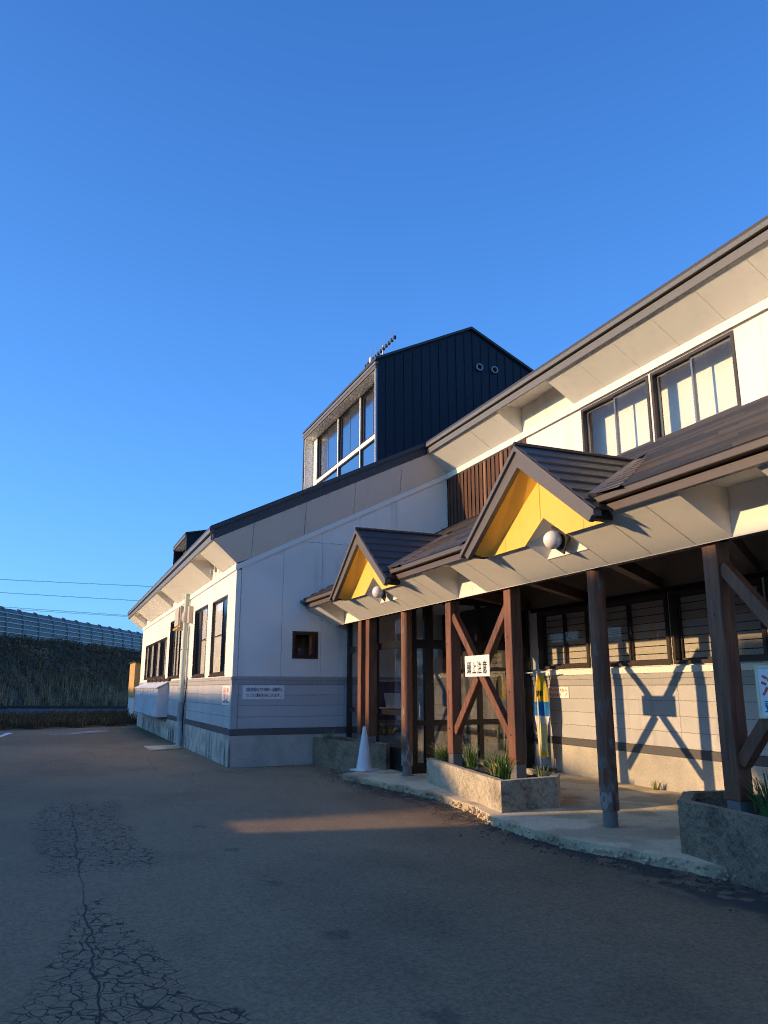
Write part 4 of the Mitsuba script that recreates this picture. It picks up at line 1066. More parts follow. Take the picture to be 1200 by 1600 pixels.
# ------------------------------------------------------------------ lettering
GL = json.loads(r'''{"当":[[[6,2,50,4,49,11,10,11,11,18,49,18,50,24,8,25,8,32,15,33,7,48,8,51,13,52,18,45,21,39,21,35,17,34,18,32,28,32,29,55,36,54,37,32,45,32,42,36,51,53,57,51,57,48,48,33,57,31,56,-7,50,-7,49,-4,7,-4]]],"駐":[[[2,-2,4,14,9,13,15,15,5,16,5,52,30,52,29,46,21,45,21,42,28,42,28,36,21,35,21,32,28,32,28,26,21,26,21,23,30,22,30,1,42,2,42,17,32,17,32,23,42,23,42,36,30,36,30,42,43,42,39,50,39,53,42,55,45,54,49,48,50,42,62,42,61,36,49,35,49,23,60,23,60,17,49,17,49,1,63,1,62,-5,28,-4,23,-7,16,-7,15,-1,22,-1,23,5,20,5,20,2,16,2,16,5,14,5,14,0,10,0,10,6,8,7,6,-3],[11,23,15,22,15,26,11,26],[12,36,11,32,15,32,15,36],[12,46,11,42,15,42,15,46]]],"車":[[[2,3,3,9,28,10,27,12,9,12,9,40,27,40,28,43,4,43,5,49,27,49,29,55,35,55,35,49,60,48,60,43,37,43,35,42,36,40,55,40,55,12,36,12,35,10,62,9,62,3,36,3,35,1,35,-7,28,-6,28,3],[35,19,48,18,48,23,35,23],[35,30,48,29,48,34,35,34],[16,19,28,18,28,23,16,23],[28,33,16,34,16,29,28,29]]],"場":[[[1,10,2,12,10,16,10,34,3,34,2,40,10,41,10,54,16,54,16,41,23,41,23,34,16,34,16,18,23,20,24,17,27,19,27,22,20,22,20,28,62,28,62,22,35,22,36,19,61,19,59,-1,58,-4,53,-7,46,-7,43,-2,38,-7,33,-5,33,-2,40,4,44,13,40,13,35,4,26,-4,23,-4,20,0,33,11,33,13,29,13,22,6,19,6,15,10,6,5,3,5],[50,12,45,-1,52,-1,54,13]],[[26,52,58,53,58,30,27,30],[33,37,50,36,51,38,34,39],[33,45,50,44,51,46,34,47]]],"内":[[[5,-6,6,44,29,44,29,55,35,55,35,44,59,43,59,-2,56,-6,42,-7,40,0,52,0,52,9,47,7,33,22,28,15,17,6,12,9,12,-7],[35,30,50,14,52,14,52,37,35,37],[12,14,17,14,24,21,28,31,28,37,12,37]]],"で":[[[43,30,43,33,48,34,53,23,48,22]],[[51,31,50,35,54,37,60,29,60,26,55,24,53,30]],[[4,37,4,43,57,47,57,40,47,40,39,37,33,31,30,23,31,12,36,7,43,4,52,3,50,-4,40,-3,31,1,24,10,23,24,31,39,6,35]]],"の":[[[5,26,9,35,16,42,28,47,39,47,49,43,55,37,59,27,59,16,56,8,49,1,34,-4,30,3,39,4,45,7,51,15,52,25,48,35,40,40,36,40,31,15,27,7,19,1,12,2,8,6,5,13],[12,24,14,10,16,9,21,11,26,22,29,39,21,37,14,30]]],"事":[[[2,17,28,19,27,20,8,20,9,26,28,27,27,29,10,29,10,42,27,42,28,44,4,44,4,50,27,50,29,55,35,55,36,50,61,49,61,44,35,43,36,42,54,42,54,29,37,29,35,27,54,26,55,18,62,18,62,12,55,12,55,0,49,0,48,3,36,3,35,-4,33,-6,20,-7,18,-1,28,-1,28,3,8,3,8,9,27,9,28,12,2,12],[35,10,48,9,49,11,36,12],[36,20,36,18,49,19,48,20],[36,36,36,34,48,35,46,37],[28,36,18,37,17,35,27,34]]],"故":[[[2,36,2,42,13,42,14,55,20,55,21,42,34,41,37,55,44,53,42,43,62,43,62,37,57,36,56,27,49,11,54,4,62,0,63,-3,58,-7,50,-2,44,4,38,-2,29,-7,27,-7,25,-4,24,1,11,1,11,-4,5,-4,4,25,13,25,13,35],[40,32,43,21,46,19,50,30,50,36,40,36],[29,3,40,10,35,26,32,22,29,21],[21,26,25,25,30,31,31,36,20,35],[11,8,23,7,23,19,11,19]]],"・":[[[24,26,29,32,35,32,38,30,40,22,36,17,31,16,25,20]]],"盗":[[[2,-5,2,1,9,1,9,17,18,18,17,23,23,24,30,28,36,37,36,42,30,42,24,33,21,34,22,29,4,18,2,25,19,35,19,39,25,45,29,55,35,54,35,48,61,47,58,36,55,32,50,34,52,42,44,42,43,39,46,32,52,26,62,23,59,17,55,17,55,1,62,1,62,-5],[28,19,29,18,52,19,44,24,40,30,32,21],[42,2,48,1,48,12,42,12],[29,2,35,1,35,12,29,12],[16,2,22,1,22,12,16,12]],[[4,47,4,50,8,53,20,47,20,44,18,41,15,41]]],"難":[[[2,-4,2,-1,6,0,12,7,11,8,2,8,2,14,5,15,4,21,14,22,13,23,4,23,4,37,8,37,8,44,2,45,2,50,8,51,8,55,13,55,15,51,21,51,21,55,27,55,27,51,32,51,33,46,27,45,27,37,32,37,38,55,45,53,50,54,55,42,62,42,62,36,53,35,53,29,61,29,61,23,53,22,53,16,61,16,61,10,53,10,53,4,62,3,62,-3,42,-3,40,-7,34,-7,34,8,24,8,23,6,31,0,28,-5,26,-5,18,2,6,-7],[42,43,48,42,46,49,43,49],[40,4,47,3,47,10,40,10],[40,17,47,16,47,23,40,23],[40,30,47,29,47,36,40,36],[30,15,34,13,34,27,31,27,30,23,21,23,22,21,31,21],[21,32,20,28,25,29,25,32],[21,44,15,45,14,44,20,43],[10,29,14,28,14,32,10,32]]],"等":[[[1,38,8,47,11,55,17,54,18,49,34,49,36,55,40,55,42,54,42,49,61,49,61,43,50,42,50,35,56,35,56,29,35,28,36,25,62,25,62,19,48,18,49,15,60,15,60,9,48,9,48,-4,44,-7,33,-7,31,-3,32,0,40,-1,42,0,42,9,23,9,23,7,30,1,25,-4,13,7,13,9,4,9,4,15,40,15,42,19,2,19,2,25,27,25,28,28,8,30,9,35,16,35,16,40,14,43,7,35],[37,43,35,35,45,35,41,43],[21,36,28,35,28,43,22,43,23,38]]],"に":[[[25,6,26,18,32,18,32,8,37,6,49,6,58,8,59,1,52,-1,35,-1,29,1]],[[28,44,56,44,56,37,28,37]],[[7,28,10,49,18,49,14,29,14,20,20,19,20,14,16,4,16,-3,13,-4,9,-3,8,1]]],"つ":[[[4,34,29,42,47,42,56,36,59,29,59,19,56,12,48,5,34,0,22,-1,20,6,31,7,42,10,50,17,51,24,50,31,46,35,35,36,6,27]]],"い":[[[49,28,42,42,48,44,52,39,59,19,59,9,53,8]],[[8,20,8,46,15,46,15,22,17,12,21,6,26,8,30,19,35,16,36,12,28,-1,20,-2,16,0,12,5]]],"て":[[[5,36,5,44,57,48,57,41,44,40,38,37,33,31,30,22,30,17,33,10,40,5,52,3,51,-3,45,-4,35,-1,26,7,23,15,23,23,30,39]]],"は":[[[23,9,29,16,42,18,42,30,25,32,25,38,41,38,41,50,49,50,48,39,59,40,59,33,48,32,49,14,58,10,62,5,59,1,57,1,52,6,49,6,48,1,45,-2,35,-4,30,-3,24,1],[30,6,33,3,39,3,42,5,42,10,40,11,33,11,30,9]],[[6,20,10,50,17,50,13,18,18,19,20,15,15,3,15,-4,9,-4,8,-2]]],"責":[[[3,36,28,37,27,39,9,39,10,44,6,46,6,50,27,51,29,55,35,55,36,51,58,51,58,46,55,44,56,39,37,39,36,38,61,37,61,31,3,31]],[[3,-4,3,-1,14,2,11,3,11,29,54,29,54,3,51,2,61,-2,60,-5,54,-7,36,0,36,3,28,3,27,0,9,-7,6,-7],[17,16,46,15,47,16,18,17],[17,23,46,22,47,23,18,24],[18,10,18,8,47,9,46,10]]],"任":[[[3,22,1,29,10,38,18,55,24,53,23,46,56,53,60,49,59,47,44,43,44,28,62,27,62,20,44,20,44,3,61,2,61,-5,22,-5,21,2,37,2,37,19,19,20,18,-6,11,-7,11,27,9,27,6,22],[18,28,37,27,37,42,22,40,22,43,20,43,18,39]]],"を":[[[5,18,19,37,18,38,7,38,7,45,22,44,23,52,30,52,30,44,48,46,48,39,27,38,24,32,35,31,39,27,53,34,56,33,57,30,57,27,39,20,39,7,32,7,31,15,29,15,24,8,24,5,29,2,53,3,52,-4,30,-5,19,-1,17,3,17,10,24,19,31,23,30,26,21,25,11,14]]],"負":[[[2,35,18,50,20,55,26,54,26,50,43,49,44,46,41,43,41,40,55,39,55,5,49,4,49,2,61,-2,61,-4,57,-7,54,-7,38,0,37,4,28,4,26,0,13,-6,6,-7,3,-4,3,-1,16,3,10,5,10,32,6,31],[17,11,47,10,48,13,18,14],[17,21,47,20,48,23,18,24],[18,34,18,30,48,31,47,34],[19,41,31,40,33,43,22,44]]],"か":[[[45,39,46,43,52,43,63,19,56,16,52,29]],[[4,36,19,37,21,44,21,51,29,51,27,38,38,38,43,34,44,31,43,9,41,2,37,-3,25,-4,21,-2,21,4,31,3,35,6,37,16,37,29,34,32,25,31,21,15,13,-3,9,-4,5,-2,14,16,18,30,5,29]]],"ね":[[[5,4,3,11,17,30,16,34,5,32,4,39,17,40,18,42,18,52,25,52,26,36,37,42,48,42,54,37,57,28,56,13,63,7,63,4,61,1,58,1,53,5,47,-2,36,-2,31,1,29,10,33,16,37,18,50,17,50,29,48,33,43,36,34,34,23,25,23,-4,16,-4,16,14,13,13,8,4],[36,10,38,4,44,4,48,10,44,12,38,12]]],"ま":[[[11,2,11,10,14,14,21,17,31,18,30,24,11,25,11,31,30,31,30,37,12,38,12,45,30,43,30,51,37,52,37,44,55,44,54,38,37,36,38,30,55,32,55,25,39,24,37,22,38,15,49,11,56,6,56,3,53,-1,40,7,38,7,37,0,32,-4,18,-4],[18,6,21,2,28,2,31,4,31,10,29,11,23,11,18,9]]],"す":[[[5,36,6,43,33,43,34,45,34,52,41,52,41,43,60,43,60,37,41,37,43,15,41,8,33,-1,25,-5,22,-5,18,-1,18,1,29,5,31,8,21,12,18,22,20,28,23,31,27,33,34,33,34,37],[25,22,27,16,34,16,35,25,31,27,27,26]]],"。":[[[2,1,2,9,4,13,9,16,18,15,23,9,23,1,18,-5,9,-6],[7,8,9,0,14,-1,17,1,18,7,16,10,10,11]]],"頭":[[[2,3,9,5,6,21,4,21,4,41,28,41,28,21,26,21,24,9,30,8,31,40,40,41,41,43,40,46,3,45,2,51,62,52,62,46,49,46,48,42,60,41,60,5,55,4,63,-2,63,-5,58,-7,47,1,47,5,43,5,42,0,30,-7,28,-7,24,-2,34,2,35,5,30,6,30,2,26,2,8,-3,3,-3],[38,12,53,11,54,15,39,16],[38,23,53,22,54,24,39,25],[38,32,53,31,54,34,39,35],[10,28,22,27,22,35,10,35],[12,20,14,6,17,6,19,20]]],"上":[[[2,-3,3,3,26,3,27,54,33,54,33,34,57,34,57,27,33,27,33,4,61,3,61,-4]]],"注":[[[5,49,8,54,10,54,20,49,22,47,21,43,38,43,38,46,34,53,40,55,46,43,60,43,61,36,44,36,44,23,58,23,59,17,44,16,44,3,62,2,63,-4,19,-5,19,2,37,2,37,16,24,16,23,23,37,23,37,36,21,36,20,42,16,42]],[[4,-3,4,0,8,4,15,19,18,20,21,17,21,14,10,-6,7,-6]],[[2,31,4,36,7,36,18,30,18,27,14,23]]],"意":[[[4,34,4,40,17,41,16,44,7,44,7,50,28,50,27,54,29,55,34,55,37,50,57,50,57,44,48,44,47,40,61,39,60,34],[25,44,26,40,38,40,40,42,39,44]],[[3,-2,10,10,17,8,18,10,25,10,24,12,11,12,11,32,53,32,52,11,59,3,59,-3,55,-4,49,4,47,10,50,10,49,12,35,12,40,6,48,4,46,-4,43,-6,20,-5,18,-2,17,7,9,-5],[18,18,45,17,46,18,19,19],[18,25,45,24,46,26,19,27],[26,9,25,0,41,0,41,5,35,2]]],"禁":[[[1,30,11,41,11,42,4,42,4,48,14,48,15,55,21,55,22,48,42,48,43,55,49,55,49,48,60,48,60,42,52,41,62,32,62,30,57,27,51,34,49,34,49,26,54,26,54,20,11,20,11,26,14,27,14,33,6,26],[33,27,42,26,42,34,40,34],[25,41,32,35,38,39,38,41],[22,35,21,26,31,26,27,32]],[[6,-6,3,-1,9,2,15,9,3,10,3,16,61,16,61,10,48,9,60,-1,60,-3,56,-6,54,-6,41,6,44,8,43,10,36,10,36,-3,31,-7,21,-7,19,-3,19,-1,29,-1,28,10,19,10,19,8,21,8,20,4,10,-5]]],"止":[[[2,-3,2,3,11,4,11,40,18,40,18,3,31,3,31,54,37,55,38,33,59,33,58,26,38,26,38,3,61,3,62,-3]]]}''')


def letters(text, w, h, pitch):
    """shapely shape of a line of text starting at (0,0): each character cell pitch wide, glyph w x h"""
    out = []
    for i, ch in enumerate(text):
        for poly in GL.get(ch, []):
            r = [np.array(q, float).reshape(-1, 2) for q in poly]
            q = Polygon(r[0], r[1:]).buffer(0)
            out.append(affinity.affine_transform(q, [w / 64, 0, 0, h / 64, i * pitch, 0]))
    return shapely.union_all(out)


def sign_text(parent, fr, text, u, v, w, h, pitch, m, w0, th=0.002, flip=False, name='lettering'):
    g = letters(text, w, h, pitch)
    if flip:
        g = affinity.scale(g, -1, 1, origin=(0, 0))
    g = affinity.translate(g, u, v)
    return put(name, fr.pol(g, w0, w0 + th), m, parent)


# notice on the shaded wall
t = thing('wall_sign', 'white rectangular parking notice with two lines of navy writing on the shaded wall', 'sign')
put('plate', fs.pol(sbox(3.685, 1.375, 4.595, 1.665).buffer(0.0), 0.0145, 0.022), 'sign_white', t)
sign_text(t, fs, '当駐車場内での事故・盗難等に', 3.745, 1.545, 0.062, 0.085, 0.0578, 'ink_navy', 0.0222)
sign_text(t, fs, 'ついては責任を負いかねます。', 3.745, 1.425, 0.062, 0.085, 0.0578, 'ink_navy', 0.0222)
for u in (3.715, 4.14, 4.565):
    for v in (1.395, 1.648):
        a = np.linspace(0, 2 * np.pi, 9)
        put('screw', fs.pol(Polygon(np.c_[u + 0.008 * np.cos(a), v + 0.008 * np.sin(a)]), 0.0222, 0.026), 'screw', t)
# faded notice on the sunlit wing wall
t = thing('faded_poster', 'faded poster with red characters on the sunlit wing wall at its corner', 'poster')
put('sheet', fw.rect(16.80, 17.62, 1.25, 1.655, 0.0145, 0.0175), 'sign_white', t)
sign_text(t, fw, '駐車', 17.50, 1.52, 0.26, 0.12, 0.34, 'ink_faded_red', 0.0177, flip=True)
sign_text(t, fw, '禁止', 17.50, 1.39, 0.26, 0.12, 0.34, 'ink_faded_red', 0.0177, flip=True)
put('picture_car', fw.pol(Polygon([(16.86, 1.285), (17.56, 1.285), (17.56, 1.325), (17.42, 1.335), (17.34, 1.37), (17.06, 1.37), (16.98, 1.335), (16.86, 1.325)]), 0.0177, 0.0187), 'ink_grey', t)
# sign on the cross brace
fx5 = FX(5.82)
t = thing('brace_sign', 'square white sign with black characters at the centre of the sunlit timber cross brace', 'sign')
put('plate', fx5.rect(9.92, 10.66, 1.775, 2.085, 0.0, 0.010), 'sign_white', t)
sign_text(t, fx5, '頭上注意', 10.60, 1.832, 0.135, 0.195, 0.160, 'ink_black', 0.0102, flip=True)
t = thing('warning_board', 'cream bordered board with red and teal characters on the cross brace at the right edge', 'sign')
put('border', fx5.pol(sbox(4.34, 1.34, 5.228, 1.80).difference(sbox(4.37, 1.365, 5.202, 1.775)), 0.0, 0.014), 'sign_cream', t)
put('plate', fx5.rect(4.37, 5.202, 1.365, 1.775, 0.0, 0.008), 'sign_blue_white', t)
sign_text(t, fx5, '注意', 5.185, 1.555, 0.24, 0.19, 0.36, 'ink_red', 0.0082, flip=True)
sign_text(t, fx5, '頭上', 5.165, 1.40, 0.20, 0.115, 0.30, 'ink_teal', 0.0082, flip=True)
# red lettered notice on the porch wall: two lines, too small to read
t = thing('wall_notice', 'long white notice with two lines of small red marks on the porch wall', 'sign')
put('plate', fm.rect(12.00, 12.92, 1.425, 1.625, 0.0245, 0.028), 'sign_white', t)
r = np.random.default_rng(3)
for v in (1.545, 1.46):
    gs = []
    for k in range(15):
        if v < 1.5 and k in (1, 2):
            continue
        u = 12.06 + 0.054 * k
        for _ in range(5):
            a, b = u + r.uniform(0, 0.03), v + r.uniform(0, 0.045)
            gs.append(sbox(a, b, a + 0.018, b + 0.011) if r.random() < .5 else sbox(a, b - .01, a + .009, b + .026))
    put('lettering', fm.pol(shapely.union_all(gs), 0.0282, 0.030), 'ink_red', t)

# ------------------------------------------------------------------ banner beside the porch wall
t = thing('banner', 'yellow, blue and white cloth banner hanging limp beside the glass entrance', 'banner')
bx0, by0 = 8.34, 12.50
cols_ = [(1.86, 1.62, 'flag_yellow'), (1.62, 1.36, 'flag_yellow'), (1.36, 1.10, 'flag_blue'), (1.10, 0.96, 'flag_white'), (0.96, 0.48, 'flag_straw'), (0.48, 0.38, 'flag_yellow')]
for (za, zb, m_) in cols_:
    nu, nz = 25, 8
    v, f = [], []
    for j in range(nz + 1):
        z = za + (zb - za) * j / nz
        full = np.interp(z, [0.38, 0.9, 1.1, 1.4, 1.7, 1.86], [0.16, 0.19, 0.24, 0.23, 0.18, 0.09])
        for i in range(nu + 1):
            u = i / nu - 0.5
            fold = 0.045 * math.sin(u * 17 + 1.5 * math.sin(z * 3)) * (0.6 + 0.4 * math.sin(z * 5 + 1))
            v.append((bx0 + 0.10 + fold - 0.06 * abs(u), by0 - u * full * 1.7, z))
    for j in range(nz):
        for i in range(nu):
            a = j * (nu + 1) + i
            f += [(a, a + 1, a + nu + 2), (a, a + nu + 2, a + nu + 1)]
    put('cloth', trimesh.Trimesh(v, f, process=False), m_, t, smooth=True)
put('marks', cat([bx(8.36, 8.372, by0 - 0.12 + 0.055 * k, by0 - 0.095 + 0.055 * k, 1.47 - 0.02 * (k % 2), 1.56) for k in range(4)]), 'flag_ink', t)
put('crossbar', tube([(8.28, 12.80, 1.885), (8.40, 12.15, 1.905)], 0.010, 6), 'pole_white', t)
put('pole', tube([(8.42, 12.62, 0.10), (8.42, 12.62, 1.92)], 0.013, 8), 'pole_white', t)
put('pole', tube([(8.48, 12.35, 0.72), (8.48, 12.35, 1.62)], 0.010, 8), 'pole_white', t)
put('stand', bx(8.2, 8.6, 12.35, 12.75, 0.101, 0.17, 0.01), 'frame_black', t)

# ------------------------------------------------------------------ traffic cone
t = thing('traffic_cone', 'plain white traffic cone on the slab by the left planter', 'traffic cone')
prof = np.array([(0.0, 0.80), (0.022, 0.80), (0.03, 0.79), (0.148, 0.045), (0.155, 0.03), (0.0, 0.03)])
c = trimesh.creation.revolve(prof, sections=32)
c.apply_translation((5.47, 14.05, 0.10))
put('cone', fix(c.vertices, c.faces), 'cone_white', t, smooth=40)
b = bx(-0.2, 0.2, -0.2, 0.2, 0, 0.03, 0.01)
b.apply_transform(trimesh.transformations.rotation_matrix(0.4, (0, 0, 1)))
b.apply_translation((5.47, 14.05, 0.102))
put('base', b, 'cone_white', t)

# ------------------------------------------------------------------ drain pipe, meter box, equipment cover on the wing
t = thing('vent_pipe', 'pale green upright pipe with a grey foot against the sunlit wing wall', 'pipe')
px_, py_ = 3.36, 23.1
put('upper_pipe', tube([(px_, py_, 1.21), (px_, py_, 4.32)], 0.075, 14), 'pipe_green', t, smooth=40)
put('lower_pipe', tube([(px_, py_, 0.0), (px_, py_, 0.72)], 0.085, 14), 'pipe_green', t, smooth=40)
put('sleeve', tube([(px_, py_, 0.70), (px_, py_, 1.22)], [0.095, 0.083], 14), 'pipe_grey', t, smooth=40)
put('joint', tube([(px_, py_, 3.48), (px_, py_, 3.56), (px_, py_, 3.70), (px_, py_, 3.80)], [0.085, 0.125, 0.125, 0.085], 14), 'box_beige', t, smooth=50)
for z in (1.6, 2.7):
    put('strap', bx(px_ - 0.09, XA, py_ - 0.02, py_ + 0.02, z - 0.015, z + 0.015), 'frame_bronze', t)
put('thin_pipe', tube([(3.42, 22.72, 0.1), (3.42, 22.72, 3.35)], 0.018, 8), 'pipe_grey', t)
put('cable', tube([(3.40, 22.85, 0.4), (3.38, 22.8, 0.9), (3.41, 22.62, 1.6), (3.42, 22.6, 1.9)], 0.016, 6), 'wire_black', t)
t = thing('meter_box', 'beige service box with an ochre underside behind the pale green pipe', 'service box')
put('body', bx(3.22, XA + 0.002, 23.32, 24.15, 3.36, 3.98, 0.01), 'box_beige', t)
put('cover', bx(3.17, 3.219, 23.36, 24.11, 3.41, 3.95, 0.01), 'box_beige', t)
put('underside', bx(3.15, XA, 23.25, 24.22, 3.31, 3.358), 'box_ochre', t)
put('side_box', bx(3.33, XA, 22.40, 22.62, 3.42, 3.90, 0.01), 'box_beige', t)
t = thing('equipment_cover', 'white sheet metal cover with sloping lid low on the wing wall', 'equipment cover')
cx0, cy0, cy1 = 3.1, 26.6, 34.4
put('end_panel', slab([(cx0, cy0, 0.69), (XA, cy0, 0.69), (XA, cy0, 1.78), (cx0, cy0, 1.60)], (0, 0.03, 0)), 'cover_metal', t)
put('end_panel', slab([(cx0, cy1, 0.69), (XA, cy1, 0.69), (XA, cy1, 1.78), (cx0, cy1, 1.60)], (0, -0.03, 0)), 'cover_metal', t)
put('lid', slab([(cx0 - 0.05, cy0 - 0.05, 1.60), (XA, cy0 - 0.05, 1.80), (XA, cy1 + 0.05, 1.80), (cx0 - 0.05, cy1 + 0.05, 1.60)], (0, 0, 0.03)), 'cover_metal', t)
n = 18
for k in range(n):
    a = cy0 + 0.031 + (cy1 - cy0 - 0.062) * k / n
    b = cy0 + 0.031 + (cy1 - cy0 - 0.062) * (k + 1) / n
    put('front_panel', bx(cx0 + (0 if k % 2 else 0.012), cx0 + 0.03, a + 0.004, b - 0.004, 0.70, 1.592), 'cover_metal', t)
put('bottom_rail', bx(cx0 - 0.012, cx0 + 0.04, cy0 - 0.005, cy1, 0.66, 0.698), 'pipe_grey', t)
for k in range(6):
    put('bracket', bx(3.38, XA - 0.004, 26.2 + 1.2 * k, 26.9 + 1.2 * k, 1.83, 1.93), 'frame_bronze', t)

# small timber clad lean-to beyond the wing
t = thing('lean_to_shed', 'ochre timber clad lean-to beyond the far corner of the wing', 'shed')
put('body', bx(3.31, 5.2, 37.3, 40.0, 0.0, 1.2), 'panel_paint', t)
put('plinth', bx(3.29, 5.2, 37.28, 40.0, -0.2, 0.5), 'plinth_concrete', t)
for k in range(8):
    put('board', bx(3.28, 3.309, 37.3 + 0.34 * k, 37.63 + 0.34 * k, 1.201, 2.75), 'ochre_timber', t)
put('frame', bx(3.31, 5.2, 37.3, 40.0, 1.2, 2.75), 'ochre_timber', t)
put('roof', slab([(3.22, 37.15, 2.76), (5.3, 37.15, 3.0), (5.3, 40.1, 3.0), (3.22, 40.1, 2.76)], (0, 0, 0.05)), 'roof_metal', t)

# ------------------------------------------------------------------ flat things on the asphalt
b = slab([(2.42, 21.65, 0.004), (3.33, 22.2, 0.004), (3.36, 23.5, 0.004), (2.44, 23.35, 0.004)], (0, 0, 0.02))
k = put('drain_slab', b, 'slab_concrete', label='pale concrete drain slab at the foot of the green pipe', cat='drain cover')
put('parking_line', slab([(-1.75, 29.3, 0.003), (-1.60, 29.3, 0.003), (-1.28, 32.3, 0.003), (-1.50, 32.4, 0.003)], (0, 0, 0.004)), 'line_paint', kind='structure', label='white painted line on the asphalt at the left edge')
put('worn_marking', slab([(-0.1, 30.6, 0.003), (0.5, 30.3, 0.003), (2.1, 32.3, 0.003), (1.6, 33.0, 0.003), (0.9, 31.9, 0.003)], (0, 0, 0.004)), 'worn_paint', kind='structure', label='worn pale patch of paint on the far asphalt')

# ------------------------------------------------------------------ antenna on the lantern
t = thing('roof_antenna', 'yagi television antenna standing above the navy roof lantern', 'antenna')
a0, a1 = np.array([7.8, 20.07, 11.06]), np.array([7.8, 17.9, 11.03])
put('boom', tube([a0, a1], 0.018, 6), 'antenna_metal', t)
for k in range(12):
    c = a0 + (a1 - a0) * (k / 11)
    hh = 0.42 if k < 3 else 0.30
    put('element', tube([c - [0, 0, hh * .7], c + [0, 0, hh]], 0.006, 4), 'antenna_metal', t)
    put('insulator', bx(c[0] - 0.03, c[0] + 0.03, c[1] - 0.035, c[1] + 0.035, c[2] - 0.045, c[2] + 0.045), 'antenna_black', t)
c = a0 + (a1 - a0) * 0.2
put('feed_box', bx(c[0] - 0.05, c[0] + 0.05, c[1] - 0.05, c[1] + 0.05, c[2] - 0.10, c[2] + 0.10, 0.01), 'pole_white', t)
c = a0 + (a1 - a0) * 0.62
put('mast', tube([(c[0], c[1], 10.5), (c[0], c[1], c[2] + 0.1)], 0.022, 8), 'antenna_metal', t)

# ------------------------------------------------------------------ railway embankment and its noise barrier
RAIL = 0.39582          # heading of the straight stretch of railway, clockwise from the building's long axis
FH, RH = np.array([math.sin(RAIL), math.cos(RAIL)]), np.array([math.cos(RAIL), -math.sin(RAIL)])


def dl(d, l):
    return d * FH + l * RH


# centre line of the embankment, from far to near: straight in view, then an unseen curve, shaped to shade the wing wall
far_ = np.array([dl(d, -43.93 + 0.0738 * d) for d in np.arange(270, 73.9, -2.0)])
A_, T0, C_ = far_[-1], far_[-1] - far_[-2], np.array([-34.9, 44.0])
T0 = T0 / np.linalg.norm(T0)
tt_ = np.linspace(0, 1, 60)[1:, None]
B1, B2 = A_ + T0 * 20, C_ + np.array([0, 18.0])
cur = (1 - tt_) ** 3 * A_ + 3 * (1 - tt_) ** 2 * tt_ * B1 + 3 * (1 - tt_) * tt_ ** 2 * B2 + tt_ ** 3 * C_
near_ = np.array([(-34.9, y) for y in np.arange(43, -90, -1.0)])
PATH = np.vstack([far_, cur, near_])
arc = np.r_[0, np.cumsum(np.linalg.norm(np.diff(PATH, axis=0), axis=1))]
# t: the chainage along the embankment
TT = 270.0 - arc / np.linalg.norm(np.diff(far_[:2], axis=0)) * 2.0
tan_ = np.gradient(PATH, axis=0)
tan_ /= np.linalg.norm(tan_, axis=1, keepdims=True)
NRM = np.c_[-tan_[:, 1], tan_[:, 0]]           # towards the yard (left of the direction of travel back to the viewer)
order = np.argsort(TT)


def path_xy(t, off):
    t = np.asarray(t, float)
    P_ = np.stack([np.interp(t, TT[order], PATH[order, k]) for k in (0, 1)], -1)
    N_ = np.stack([np.interp(t, TT[order], NRM[order, k]) for k in (0, 1)], -1)
    return P_ + np.asarray(off, float)[..., None] * N_


def bw(t, off, z):
    q = path_xy(t, off)
    return (float(q[0]), float(q[1]), z)


def t_at_y(y):
    return float(np.interp(y, PATH[::-1, 1], TT[::-1]))


BT = 6.75
D = np.arange(-95, 261, 3.0)
Lo = np.array([-24, -16, -10, -6, -3, -1.2, -0.3, 0.6, 1.6, 2.6, 3.6, 4.6, 5.6, 6.6, 7.6, 8.6, 9.6, 10.6, 11.6, 12.8, 14.5])
Zo = np.interp(Lo, [-24, -12, -0.3, 0.3, 11.2, 14.5], [-0.4, BT, BT, BT, 0.15, -0.4])
dd, ll = np.meshgrid(D, Lo, indexing='ij')
zz = np.broadcast_to(Zo, dd.shape).copy()
nz_ = meshkit.fbm(np.stack([dd * 0.16, ll * 0.3, 0 * dd], -1), 4, 2) - 0.5
zz += nz_ * 1.0 * (ll > 0.5) * (ll < 12.5)
v = np.concatenate([path_xy(dd, ll), zz[..., None]], -1).reshape(-1, 3)
nl = len(Lo)
f = []
for i in range(len(D) - 1):
    for j in range(nl - 1):
        a = i * nl + j
        f += [(a, a + nl, a + nl + 1), (a, a + nl + 1, a + 1)]
m = trimesh.Trimesh(v, f, process=False)
if m.face_normals[:, 2].mean() < 0:
    m.invert()
put('railway_embankment', m, 'bank_soil', kind='structure', smooth=True, label='dark grassy railway embankment beyond the car park')


# barrier
NB = 64
BAR = thing('noise_barrier', 'long louvred metal noise barrier along the top of the railway embankment', 'noise barrier')
SPC = 3.24
prof_h = [(0.0, 0.0), (0.0, 1.2), (-0.06, 2.0), (-0.26, 2.65), (-0.62, 3.05)]
NBK = int((77.97 - t_at_y(22.2)) / SPC)
d0 = 77.97 - NBK * SPC


def barrier_top(d):
    return 2.92


